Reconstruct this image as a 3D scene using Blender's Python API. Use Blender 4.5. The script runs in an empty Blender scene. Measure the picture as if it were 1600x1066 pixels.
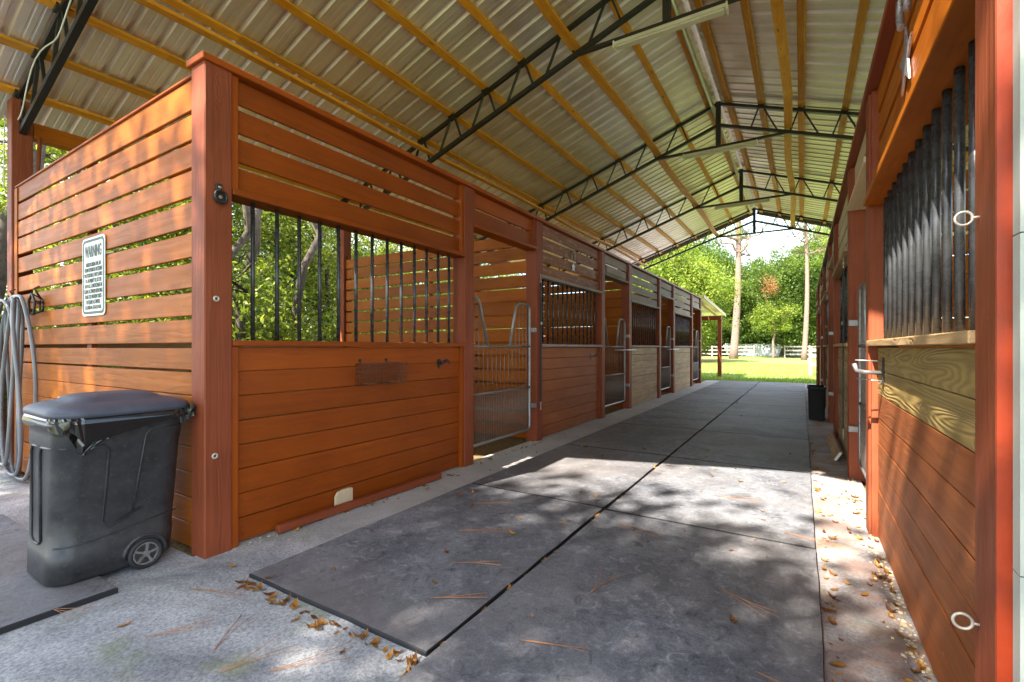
import bpy, math, random
import numpy as np
from mathutils import Vector, Matrix
random.seed(7)
R = math.radians
scene = bpy.context.scene
# ------------------------------------------------------------------ camera, sky, sun, exposure
cam_d = bpy.data.cameras.new("camera")
cam = bpy.data.objects.new("camera", cam_d)
scene.collection.objects.link(cam)
scene.camera = cam
cam.location = (0, 0, 1.25)
cam.rotation_euler = (R(90), 0, math.atan(453 / 737))
cam_d.sensor_width = 36
cam_d.lens = 737 / 1600 * 36
cam_d.shift_y = 10 / 1600
cam_d.clip_start = 0.05
cam_d.clip_end = 2000
SUN = Vector((0.25, 0.90, -1.0))            # direction the light travels
ELEV = math.atan2(1.0, math.hypot(SUN.x, SUN.y))
w = bpy.data.worlds.new("World")
scene.world = w
w.use_nodes = True
nt = w.node_tree
bg = nt.nodes["Background"]
sky = nt.nodes.new("ShaderNodeTexSky")
sky.sky_type = 'NISHITA'
sky.sun_disc = False
sky.sun_elevation = ELEV
sky.sun_rotation = math.atan2(-SUN.x, -SUN.y)
tc = nt.nodes.new("ShaderNodeTexCoord")
cn = nt.nodes.new("ShaderNodeTexNoise"); cn.inputs['Scale'].default_value = 5.0; cn.inputs['Detail'].default_value = 7
cr = nt.nodes.new("ShaderNodeValToRGB"); cr.color_ramp.elements[0].position = 0.44; cr.color_ramp.elements[1].position = 0.60
mx = nt.nodes.new("ShaderNodeMixRGB"); mx.inputs[2].default_value = (5.0, 5.1, 5.3, 1)
nt.links.new(tc.outputs['Generated'], cn.inputs['Vector'])
nt.links.new(cn.outputs['Fac'], cr.inputs[0])
nt.links.new(cr.outputs[0], mx.inputs[0])
nt.links.new(sky.outputs[0], mx.inputs[1])
nt.links.new(mx.outputs[0], bg.inputs[0])
bg.inputs[1].default_value = 0.15
sun_d = bpy.data.lights.new("sun", 'SUN')
sun = bpy.data.objects.new("sun", sun_d)
scene.collection.objects.link(sun)
sun_d.energy = 5.0
sun_d.angle = R(0.55)
sun_d.color = (1.0, 0.93, 0.82)
sun.rotation_euler = SUN.to_track_quat('-Z', 'Y').to_euler()
vs = scene.view_settings
vs.view_transform = 'Standard'; vs.look = 'None'; vs.gamma = 1; vs.exposure = 2.40
scene.cycles.use_denoising = True
scene.cycles.max_bounces = 10
scene.cycles.diffuse_bounces = 7
scene.cycles.transparent_max_bounces = 8
scene.cycles.sample_clamp_indirect = 6

# ------------------------------------------------------------------ materials
MATS = {}
def newmat(name):
    m = bpy.data.materials.new(name); m.use_nodes = True
    MATS[name] = m
    n = m.node_tree.nodes; l = m.node_tree.links
    return m, n, l, n["Principled BSDF"]
def N(n, t, **kw):
    x = n.new(t)
    for k, v in kw.items():
        if k in x.inputs.keys(): x.inputs[k].default_value = v
        else: setattr(x, k, v)
    return x
def ramp(n, p0, c0, p1, c1):
    r = n.new("ShaderNodeValToRGB"); e = r.color_ramp.elements
    e[0].position = p0; e[0].color = (*c0, 1); e[1].position = p1; e[1].color = (*c1, 1)
    return r
def mix(n, l, fac, a, b, mode='MIX'):
    m = n.new("ShaderNodeMixRGB"); m.blend_type = mode
    for i, v in ((0, fac), (1, a), (2, b)):
        if isinstance(v, bpy.types.NodeSocket): l.new(v, m.inputs[i])
        elif i == 0: m.inputs[0].default_value = v
        else: m.inputs[i].default_value = (*v, 1)
    return m.outputs[0]
def wood(name, c1, c2, rough=0.5, grain=0.25, knots=0.0, bump=0.3, wear=None, wearamt=0.0, spec=0.4, gscale=1.0, dark=None, wave=0.35, wfreq=85.0):
    """boards: UV u runs along the board in metres, v across; 'tint' is each board's own shade"""
    m, n, l, p = newmat(name)
    uv = n.new("ShaderNodeUVMap"); uv.uv_map = "UVMap"
    tint = n.new("ShaderNodeVertexColor"); tint.layer_name = "tint"
    # knots distort the grain
    mpk = N(n, "ShaderNodeMapping"); mpk.inputs['Scale'].default_value = (2.2, 9, 1); l.new(uv.outputs[0], mpk.inputs[0])
    vo = N(n, "ShaderNodeTexVoronoi", Scale=1.0); vo.inputs['Randomness'].default_value = 1.0
    l.new(mpk.outputs[0], vo.inputs['Vector'])
    kr = ramp(n, 0.0, (1, 1, 1), 0.33, (0, 0, 0)); l.new(vo.outputs['Distance'], kr.inputs[0])
    mp = N(n, "ShaderNodeMapping"); mp.inputs['Scale'].default_value = (1.3 * gscale, 26 * gscale, 1); l.new(uv.outputs[0], mp.inputs[0])
    kd = N(n, "ShaderNodeVectorMath", operation='MULTIPLY_ADD'); kd.inputs[1].default_value = (0.5 + knots, 3.0 * knots, 0)
    l.new(kr.outputs[0], kd.inputs[0]); l.new(mp.outputs[0], kd.inputs[2])
    no = N(n, "ShaderNodeTexNoise", Scale=1.0, Detail=6.0, Distortion=0.6); l.new(kd.outputs[0], no.inputs['Vector'])
    mw = N(n, "ShaderNodeMapping"); mw.inputs['Scale'].default_value = (0.55, 5.0, 1); l.new(uv.outputs[0], mw.inputs[0])
    kw = N(n, "ShaderNodeVectorMath", operation='MULTIPLY_ADD'); kw.inputs[1].default_value = (0.3, 0.35 + 0.25 * knots, 0)
    l.new(kr.outputs[0], kw.inputs[0]); l.new(mw.outputs[0], kw.inputs[2])
    wn_ = N(n, "ShaderNodeTexNoise", Scale=1.1, Detail=1.5, Distortion=0.3); l.new(kw.outputs[0], wn_.inputs['Vector'])
    wm = N(n, "ShaderNodeMath", operation='MULTIPLY'); wm.inputs[1].default_value = wfreq * gscale; l.new(wn_.outputs['Fac'], wm.inputs[0])
    ws = N(n, "ShaderNodeMath", operation='SINE'); l.new(wm.outputs[0], ws.inputs[0])
    wh = N(n, "ShaderNodeMapRange"); wh.inputs[1].default_value = -1; wh.inputs[2].default_value = 1; l.new(ws.outputs[0], wh.inputs[0])
    nr = ramp(n, 0.36, (0, 0, 0), 0.66, (1, 1, 1)); l.new(no.outputs['Fac'], nr.inputs[0])
    class _G: pass
    gr = _G(); gr.outputs = [mix(n, l, wave, nr.outputs[0], wh.outputs[0])]
    big = N(n, "ShaderNodeTexNoise", Scale=2.3, Detail=5.0); l.new(uv.outputs[0], big.inputs['Vector'])
    br = ramp(n, 0.3, (0, 0, 0), 0.7, (1, 1, 1)); l.new(big.outputs['Fac'], br.inputs[0])
    base = mix(n, l, br.outputs[0], c1, c2)
    dk = dark or tuple(x * 0.45 for x in c1)
    gm = N(n, "ShaderNodeMath", operation='MULTIPLY'); gm.inputs[1].default_value = grain; l.new(gr.outputs[0], gm.inputs[0])
    col = mix(n, l, gm.outputs[0], base, dk)
    if knots > 0:
        ks = ramp(n, 0.03, (1, 1, 1), 0.14, (0, 0, 0)); l.new(vo.outputs['Distance'], ks.inputs[0])
        kf = N(n, "ShaderNodeMath", operation='MULTIPLY'); kf.inputs[1].default_value = min(1, knots); l.new(ks.outputs[0], kf.inputs[0])
        col = mix(n, l, kf.outputs[0], col, tuple(x * 0.25 for x in c1))
    if wear:
        wn = N(n, "ShaderNodeTexNoise", Scale=6.0, Detail=8.0, Roughness=0.7)
        mpw = N(n, "ShaderNodeMapping"); mpw.inputs['Scale'].default_value = (1, 3, 1); l.new(uv.outputs[0], mpw.inputs[0]); l.new(mpw.outputs[0], wn.inputs['Vector'])
        wr = ramp(n, 0.72 - 0.35 * wearamt, (0, 0, 0), 0.80 - 0.2 * wearamt, (1, 1, 1)); l.new(wn.outputs['Fac'], wr.inputs[0])
        col = mix(n, l, wr.outputs[0], col, wear)
    # small pale specks and scuffs
    sp = N(n, "ShaderNodeTexNoise", Scale=55.0, Detail=2.0); l.new(uv.outputs[0], sp.inputs['Vector'])
    sr = ramp(n, 0.74, (0, 0, 0), 0.78, (0.5, 0.5, 0.5)); l.new(sp.outputs['Fac'], sr.inputs[0])
    col = mix(n, l, sr.outputs[0], col, (0.35, 0.28, 0.2))
    col = mix(n, l, 1.0, col, tint.outputs[0], 'MULTIPLY')
    l.new(col, p.inputs['Base Color'])
    rr = N(n, "ShaderNodeMapRange"); rr.inputs[3].default_value = rough - 0.08; rr.inputs[4].default_value = rough + 0.15
    l.new(no.outputs['Fac'], rr.inputs[0]); l.new(rr.outputs[0], p.inputs['Roughness'])
    p.inputs['Specular IOR Level'].default_value = spec
    bp = N(n, "ShaderNodeBump", Strength=bump, Distance=0.004); l.new(gr.outputs[0], bp.inputs['Height'])
    l.new(bp.outputs[0], p.inputs['Normal'])
    return m
wood("orange_paint", (0.35, 0.070, 0.003), (0.27, 0.050, 0.002), 0.45, 0.40, 0.12, 0.25, (0.17, 0.045, 0.012), 0.35, spec=0.28)
wood("orange_front", (0.44, 0.122, 0.003), (0.32, 0.075, 0.002), 0.48, 0.40, 0.25, 0.30, (0.26, 0.07, 0.01), 0.4, spec=0.2)
wood("red_post", (0.27, 0.062, 0.022), (0.21, 0.047, 0.016), 0.55, 0.35, 0.12, 0.5, (0.34, 0.14, 0.08), 0.12, spec=0.28)
wood("stain_worn", (0.26, 0.088, 0.042), (0.34, 0.14, 0.075), 0.62, 0.45, 0.6, 0.5, (0.42, 0.33, 0.29), 0.55)
wood("stain_low", (0.29, 0.072, 0.012), (0.33, 0.10, 0.022), 0.6, 0.4, 0.5, 0.5, (0.46, 0.32, 0.15), 0.25)
wood("bare_treated", (0.44, 0.27, 0.12), (0.54, 0.36, 0.18), 0.65, 0.6, 0.9, 0.8, (0.32, 0.18, 0.085), 0.3, dark=(0.17, 0.09, 0.035))
wood("bare_relief", (0.32, 0.215, 0.062), (0.38, 0.26, 0.085), 0.6, 0.6, 0.9, 1.0, (0.30, 0.11, 0.03), 0.30, gscale=1.0, dark=(0.12, 0.065, 0.018), wave=0.7, wfreq=130)
wood("grey_wood", (0.35, 0.27, 0.24), (0.43, 0.36, 0.34), 0.7, 0.4, 0.6, 0.5, (0.28, 0.12, 0.08), 0.3)
wood("pine", (0.70, 0.27, 0.014), (0.80, 0.38, 0.035), 0.55, 0.45, 1.0, 0.2, dark=(0.30, 0.10, 0.012))
wood("tan_wood", (0.60, 0.46, 0.26), (0.66, 0.54, 0.34), 0.6, 0.3, 0.5, 0.2)
wood("rail_wood", (0.30, 0.25, 0.19), (0.40, 0.34, 0.27), 0.8, 0.4, 0.3, 0.3)

def simple(name, col, rough=0.5, metal=0.0, var=0.15, scale=12, bump=0.0, spec=0.5, wear=None, wearpos=0.62):
    m, n, l, p = newmat(name)
    t = n.new("ShaderNodeTexCoord")
    no = N(n, "ShaderNodeTexNoise", Scale=scale, Detail=6.0, Roughness=0.65); l.new(t.outputs['Object'], no.inputs['Vector'])
    r = ramp(n, 0.3, tuple(c * (1 - var) for c in col), 0.7, tuple(min(1, c * (1 + var)) for c in col)); l.new(no.outputs['Fac'], r.inputs[0])
    c = r.outputs[0]
    if wear:
        n2 = N(n, "ShaderNodeTexNoise", Scale=scale * 2.7, Detail=8.0, Roughness=0.75); l.new(t.outputs['Object'], n2.inputs['Vector'])
        r2 = ramp(n, wearpos, (0, 0, 0), wearpos + 0.06, (1, 1, 1)); l.new(n2.outputs['Fac'], r2.inputs[0])
        c = mix(n, l, r2.outputs[0], c, wear)
    l.new(c, p.inputs['Base Color'])
    p.inputs['Metallic'].default_value = metal
    p.inputs['Specular IOR Level'].default_value = spec
    rr = N(n, "ShaderNodeMapRange"); rr.inputs[3].default_value = max(0.05, rough - 0.1); rr.inputs[4].default_value = min(1, rough + 0.15)
    l.new(no.outputs['Fac'], rr.inputs[0]); l.new(rr.outputs[0], p.inputs['Roughness'])
    if bump:
        b = N(n, "ShaderNodeBump", Strength=bump, Distance=0.01); l.new(no.outputs['Fac'], b.inputs['Height']); l.new(b.outputs[0], p.inputs['Normal'])
    return m
simple("black_steel", (0.018, 0.017, 0.016), 0.38, 0.0, 0.3, 20, wear=(0.10, 0.08, 0.07), wearpos=0.68)
simple("bar_enamel", (0.034, 0.035, 0.037), 0.25, 0.0, 0.3, 18, wear=(0.20, 0.18, 0.16), wearpos=0.70)
simple("galvanised", (0.33, 0.33, 0.33), 0.42, 0.75, 0.25, 25, wear=(0.18, 0.14, 0.11), wearpos=0.6)
simple("galv_dull", (0.20, 0.17, 0.145), 0.5, 0.4, 0.3, 25, wear=(0.12, 0.08, 0.06), wearpos=0.58)
simple("rusty_wire", (0.10, 0.05, 0.03), 0.7, 0.2, 0.4, 30)
simple("bright_steel", (0.62, 0.61, 0.60), 0.3, 0.9, 0.15, 30)
simple("white_metal", (0.72, 0.70, 0.66), 0.45, 0.0, 0.08, 6, wear=(0.50, 0.42, 0.33), wearpos=0.66)
simple("tube_lens", (0.62, 0.58, 0.50), 0.4, 0.0, 0.06, 5)
simple("can_plastic", (0.030, 0.030, 0.032), 0.36, 0.0, 0.35, 14, bump=0.04, wear=(0.050, 0.049, 0.047), wearpos=0.55)
simple("lid_plastic", (0.058, 0.064, 0.088), 0.48, 0.0, 0.25, 8, wear=(0.14, 0.14, 0.15), wearpos=0.66)
simple("bag_plastic", (0.010, 0.010, 0.010), 0.10, 0.0, 0.2, 8, spec=0.9)
simple("black_rubber", (0.020, 0.020, 0.022), 0.6, 0.0, 0.3, 20, wear=(0.06, 0.055, 0.05), wearpos=0.6)
simple("hose_rubber", (0.15, 0.155, 0.17), 0.28, 0.0, 0.15, 4, spec=0.6)
simple("hose_yellow", (0.55, 0.40, 0.05), 0.4)
simple("hub_grey", (0.16, 0.15, 0.14), 0.6, 0.0, 0.3, 30, wear=(0.14, 0.08, 0.04), wearpos=0.6)
simple("paper_white", (0.75, 0.74, 0.70), 0.6, 0.0, 0.08, 30)
simple("sign_white", (0.66, 0.70, 0.66), 0.4, 0.0, 0.06, 10)
simple("sign_ink", (0.035, 0.06, 0.045), 0.5)
simple("cream_plastic", (0.60, 0.47, 0.30), 0.4, 0.0, 0.1, 20)
simple("eye_white", (0.50, 0.45, 0.38), 0.35, 0.3, 0.1, 30)
simple("rust_plate", (0.36, 0.36, 0.40), 0.45, 0.6, 0.3, 40, wear=(0.18, 0.09, 0.04), wearpos=0.52)
simple("white_wall", (0.40, 0.42, 0.36), 0.6, 0.0, 0.10, 5, bump=0.15, wear=(0.16, 0.16, 0.10), wearpos=0.69)
simple("bright_red_paint", (0.38, 0.036, 0.003), 0.45, 0.0, 0.12, 14, bump=0.2)
simple("yellow_leaf", (0.34, 0.15, 0.025), 0.6, 0.0, 0.4, 9, wear=(0.12, 0.048, 0.015), wearpos=0.5)
simple("pine_needle", (0.34, 0.15, 0.06), 0.7, 0.0, 0.3, 5)
simple("bark_pine", (0.20, 0.13, 0.10), 0.9, 0.0, 0.4, 6, bump=0.8, wear=(0.12, 0.085, 0.07), wearpos=0.5)
simple("bark_oak", (0.070, 0.056, 0.040), 0.9, 0.0, 0.4, 6, bump=0.8, wear=(0.035, 0.028, 0.020), wearpos=0.5)
simple("house_wall", (0.50, 0.47, 0.40), 0.8, 0.0, 0.05)
simple("house_roof", (0.50, 0.42, 0.34), 0.8, 0.0, 0.12)
simple("house_roof_pale", (0.62, 0.66, 0.74), 0.7, 0.0, 0.08)
simple("window_glass", (0.05, 0.06, 0.07), 0.1)
simple("vinyl_white", (0.46, 0.49, 0.54), 0.4, 0.0, 0.05)

# concrete
m, n, l, p = newmat("concrete")
g = n.new("ShaderNodeNewGeometry")
n1 = N(n, "ShaderNodeTexNoise", Scale=1.3, Detail=12.0, Roughness=0.76, Distortion=0.6); l.new(g.outputs['Position'], n1.inputs['Vector'])
r1 = ramp(n, 0.34, (0.16, 0.165, 0.178), 0.64, (0.50, 0.50, 0.50)); l.new(n1.outputs['Fac'], r1.inputs[0])
mpc = N(n, "ShaderNodeMapping"); mpc.inputs['Scale'].default_value = (1, 1, 1); mpc.inputs['Rotation'].default_value = (0, 0, 0.5); l.new(g.outputs['Position'], mpc.inputs[0])
n2 = N(n, "ShaderNodeTexNoise", Scale=62.0, Detail=9.0, Roughness=0.8, Distortion=0.15); l.new(mpc.outputs[0], n2.inputs['Vector'])
r2 = ramp(n, 0.40, (0.50, 0.51, 0.55), 0.58, (1.15, 1.145, 1.13)); l.new(n2.outputs['Fac'], r2.inputs[0])
c = mix(n, l, 1.0, r1.outputs[0], r2.outputs[0], 'MULTIPLY')
# green moss along the wall foot and mat edge
n3 = N(n, "ShaderNodeTexNoise", Scale=2.2, Detail=6.0, Roughness=0.7); l.new(g.outputs['Position'], n3.inputs['Vector'])
r3 = ramp(n, 0.54, (0, 0, 0), 0.66, (0.6, 0.6, 0.6)); l.new(n3.outputs['Fac'], r3.inputs[0])
c = mix(n, l, r3.outputs[0], c, (0.17, 0.19, 0.075))
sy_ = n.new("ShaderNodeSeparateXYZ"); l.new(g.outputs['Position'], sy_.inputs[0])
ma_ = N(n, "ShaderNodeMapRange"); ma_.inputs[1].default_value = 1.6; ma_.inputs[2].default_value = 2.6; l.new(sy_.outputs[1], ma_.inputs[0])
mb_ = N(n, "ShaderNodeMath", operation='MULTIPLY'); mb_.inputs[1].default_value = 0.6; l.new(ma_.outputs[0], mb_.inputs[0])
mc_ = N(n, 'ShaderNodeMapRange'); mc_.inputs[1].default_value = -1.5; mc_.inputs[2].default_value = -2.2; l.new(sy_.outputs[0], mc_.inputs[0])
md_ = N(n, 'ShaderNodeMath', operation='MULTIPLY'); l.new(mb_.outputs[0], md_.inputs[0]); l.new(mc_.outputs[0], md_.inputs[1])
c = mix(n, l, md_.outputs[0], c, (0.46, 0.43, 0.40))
# reddish clay dust on the strip by the right wall
sx = n.new("ShaderNodeSeparateXYZ"); l.new(g.outputs['Position'], sx.inputs[0])
mr = N(n, "ShaderNodeMapRange"); mr.inputs[1].default_value = -0.3; mr.inputs[2].default_value = 0.25; l.new(sx.outputs[0], mr.inputs[0])
n4 = N(n, "ShaderNodeTexNoise", Scale=3.5, Detail=7.0, Roughness=0.7); l.new(g.outputs['Position'], n4.inputs['Vector'])
r4 = ramp(n, 0.40, (0.1, 0.1, 0.1), 0.58, (0.85, 0.85, 0.85)); l.new(n4.outputs['Fac'], r4.inputs[0])
mm = N(n, "ShaderNodeMath", operation='MULTIPLY'); l.new(mr.outputs[0], mm.inputs[0]); l.new(r4.outputs[0], mm.inputs[1])
c = mix(n, l, mm.outputs[0], c, (0.24, 0.15, 0.115))
l.new(c, p.inputs['Base Color']); p.inputs['Roughness'].default_value = 0.75
b = N(n, "ShaderNodeBump", Strength=0.35, Distance=0.006); l.new(n2.outputs['Fac'], b.inputs['Height']); l.new(b.outputs[0], p.inputs['Normal'])

# rubber mat with dusty swirls
m, n, l, p = newmat("mat_rubber")
g = n.new("ShaderNodeNewGeometry")
oi = n.new("ShaderNodeObjectInfo")
ad = N(n, "ShaderNodeVectorMath", operation='MULTIPLY_ADD'); ad.inputs[1].default_value = (7, 7, 7)
l.new(oi.outputs['Random'], ad.inputs[0]); l.new(g.outputs['Position'], ad.inputs[2])
n1 = N(n, "ShaderNodeTexNoise", Scale=1.3, Detail=9.0, Roughness=0.68, Distortion=0.8); l.new(ad.outputs[0], n1.inputs['Vector'])
r1 = ramp(n, 0.34, (0.082, 0.085, 0.100), 0.66, (0.20, 0.205, 0.222)); l.new(n1.outputs['Fac'], r1.inputs[0])
n2 = N(n, "ShaderNodeTexNoise", Scale=13.0, Detail=9.0, Roughness=0.74, Distortion=1.1); l.new(ad.outputs[0], n2.inputs['Vector'])
r2 = ramp(n, 0.53, (0, 0, 0), 0.71, (0.78, 0.78, 0.78)); l.new(n2.outputs['Fac'], r2.inputs[0])
c = mix(n, l, r2.outputs[0], r1.outputs[0], (0.34, 0.34, 0.36))
r2b = ramp(n, 0.34, (0.8, 0.8, 0.8), 0.46, (0, 0, 0)); l.new(n2.outputs['Fac'], r2b.inputs[0])
c = mix(n, l, r2b.outputs[0], c, (0.036, 0.038, 0.048))
n3 = N(n, "ShaderNodeTexNoise", Scale=90.0, Detail=4.0, Roughness=0.8); l.new(ad.outputs[0], n3.inputs['Vector'])
r3 = ramp(n, 0.36, (0.72, 0.72, 0.72), 0.66, (1.3, 1.3, 1.3)); l.new(n3.outputs['Fac'], r3.inputs[0])
c = mix(n, l, 1.0, c, r3.outputs[0], 'MULTIPLY')
# brown dust towards the middle of the aisle
n4 = N(n, "ShaderNodeTexNoise", Scale=0.55, Detail=4.0); l.new(g.outputs['Position'], n4.inputs['Vector'])
r4 = ramp(n, 0.45, (0, 0, 0), 0.62, (0.55, 0.55, 0.55)); l.new(n4.outputs['Fac'], r4.inputs[0])
c = mix(n, l, r4.outputs[0], c, (0.15, 0.128, 0.115))
sn = n.new("ShaderNodeSeparateXYZ"); l.new(g.outputs['True Normal'], sn.inputs[0])
sr_ = ramp(n, 0.80, (0, 0, 0), 0.95, (1, 1, 1)); l.new(sn.outputs[2], sr_.inputs[0])
c = mix(n, l, sr_.outputs[0], (0.018, 0.018, 0.020), c)
l.new(c, p.inputs['Base Color'])
p.inputs['Roughness'].default_value = 0.62; p.inputs['Specular IOR Level'].default_value = 0.35
b = N(n, "ShaderNodeBump", Strength=0.4, Distance=0.005); l.new(n2.outputs['Fac'], b.inputs['Height'])
b2 = N(n, "ShaderNodeBump", Strength=0.25, Distance=0.003); l.new(n3.outputs['Fac'], b2.inputs['Height']); l.new(b.outputs[0], b2.inputs['Normal'])
l.new(b2.outputs[0], p.inputs['Normal'])

# roof underside
m, n, l, p = newmat("roof_metal")
t = n.new("ShaderNodeNewGeometry")
mp = N(n, "ShaderNodeMapping"); mp.inputs['Scale'].default_value = (0.6, 9, 0.6); l.new(t.outputs['Position'], mp.inputs[0])
n1 = N(n, "ShaderNodeTexNoise", Scale=1.0, Detail=7.0, Roughness=0.6); l.new(mp.outputs[0], n1.inputs['Vector'])
r1 = ramp(n, 0.3, (0.74, 0.65, 0.62), 0.7, (0.92, 0.84, 0.80)); l.new(n1.outputs['Fac'], r1.inputs[0])
n2 = N(n, "ShaderNodeTexNoise", Scale=0.9, Detail=6.0, Roughness=0.65); l.new(t.outputs['Position'], n2.inputs['Vector'])
r2 = ramp(n, 0.48, (0, 0, 0), 0.68, (0.6, 0.6, 0.6)); l.new(n2.outputs['Fac'], r2.inputs[0])
l.new(mix(n, l, r2.outputs[0], r1.outputs[0], (0.62, 0.46, 0.36)), p.inputs['Base Color']); p.inputs['Metallic'].default_value = 0.62
rr = N(n, "ShaderNodeMapRange"); rr.inputs[3].default_value = 0.30; rr.inputs[4].default_value = 0.50
l.new(n1.outputs['Fac'], rr.inputs[0]); l.new(rr.outputs[0], p.inputs['Roughness'])

def groundmat(name, cols, s1, s2, bump=0.5):
    m, n, l, p = newmat(name)
    g = n.new("ShaderNodeNewGeometry")
    a = N(n, "ShaderNodeTexNoise", Scale=s1, Detail=8.0, Roughness=0.7); l.new(g.outputs['Position'], a.inputs['Vector'])
    r = ramp(n, 0.35, cols[0], 0.65, cols[1]); l.new(a.outputs['Fac'], r.inputs[0])
    b_ = N(n, "ShaderNodeTexNoise", Scale=s2, Detail=8.0, Roughness=0.8); l.new(g.outputs['Position'], b_.inputs['Vector'])
    r2 = ramp(n, 0.45, (0, 0, 0), 0.6, (1, 1, 1)); l.new(b_.outputs['Fac'], r2.inputs[0])
    c = mix(n, l, r2.outputs[0], r.outputs[0], cols[2])
    l.new(c, p.inputs['Base Color']); p.inputs['Roughness'].default_value = 0.95; p.inputs['Specular IOR Level'].default_value = 0.1
    bb = N(n, "ShaderNodeBump", Strength=bump, Distance=0.05); l.new(b_.outputs['Fac'], bb.inputs['Height']); l.new(bb.outputs[0], p.inputs['Normal'])
    return m
groundmat("lawn", ((0.14, 0.20, 0.04), (0.20, 0.26, 0.055), (0.24, 0.26, 0.10)), 0.35, 7.0)
groundmat("forest_floor", ((0.10, 0.10, 0.04), (0.17, 0.15, 0.07), (0.20, 0.13, 0.07)), 0.8, 12.0)
groundmat("stall_dirt", ((0.10, 0.065, 0.035), (0.16, 0.11, 0.06), (0.34, 0.24, 0.10)), 2.0, 45.0, 0.6)
groundmat("pine_straw", ((0.30, 0.16, 0.09), (0.36, 0.22, 0.13), (0.22, 0.11, 0.06)), 1.0, 8.0)

def leafmat(name, ca, cb, trans=0.45):
    m, n, l, p = newmat(name)
    at = n.new("ShaderNodeVertexColor"); at.layer_name = "tint"
    sp = n.new("ShaderNodeSeparateColor"); l.new(at.outputs[0], sp.inputs[0])
    c = mix(n, l, sp.outputs[0], ca, cb)
    l.new(c, p.inputs['Base Color']); p.inputs['Roughness'].default_value = 0.5; p.inputs['Specular IOR Level'].default_value = 0.3
    tr = n.new("ShaderNodeBsdfTranslucent")
    c2 = mix(n, l, 1.0, c, (1.15, 1.2, 0.55), 'MULTIPLY'); l.new(c2, tr.inputs[0])
    ms = n.new("ShaderNodeMixShader"); ms.inputs[0].default_value = trans
    out = n["Material Output"]
    l.new(p.outputs[0], ms.inputs[1]); l.new(tr.outputs[0], ms.inputs[2]); l.new(ms.outputs[0], out.inputs[0])
    return m
leafmat("leaf_woods", (0.085, 0.135, 0.020), (0.30, 0.33, 0.06), 0.5)
leafmat("leaf_oak", (0.055, 0.105, 0.020), (0.17, 0.24, 0.045))
leafmat("leaf_bright", (0.10, 0.17, 0.020), (0.26, 0.30, 0.045))
leafmat("leaf_pine", (0.13, 0.19, 0.04), (0.30, 0.32, 0.07))
leafmat("leaf_dead", (0.30, 0.12, 0.06), (0.40, 0.20, 0.10))
leafmat("blade", (0.13, 0.24, 0.03), (0.28, 0.38, 0.07), 0.35)
simple("seam_shade", (0.022, 0.018, 0.014), 0.95)  # near-black colour of the added sheet that darkens the mat seams
leafmat("litter_leaf", (0.13, 0.050, 0.016), (0.46, 0.22, 0.045), 0.15)
def M(n): return MATS[n]

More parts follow.
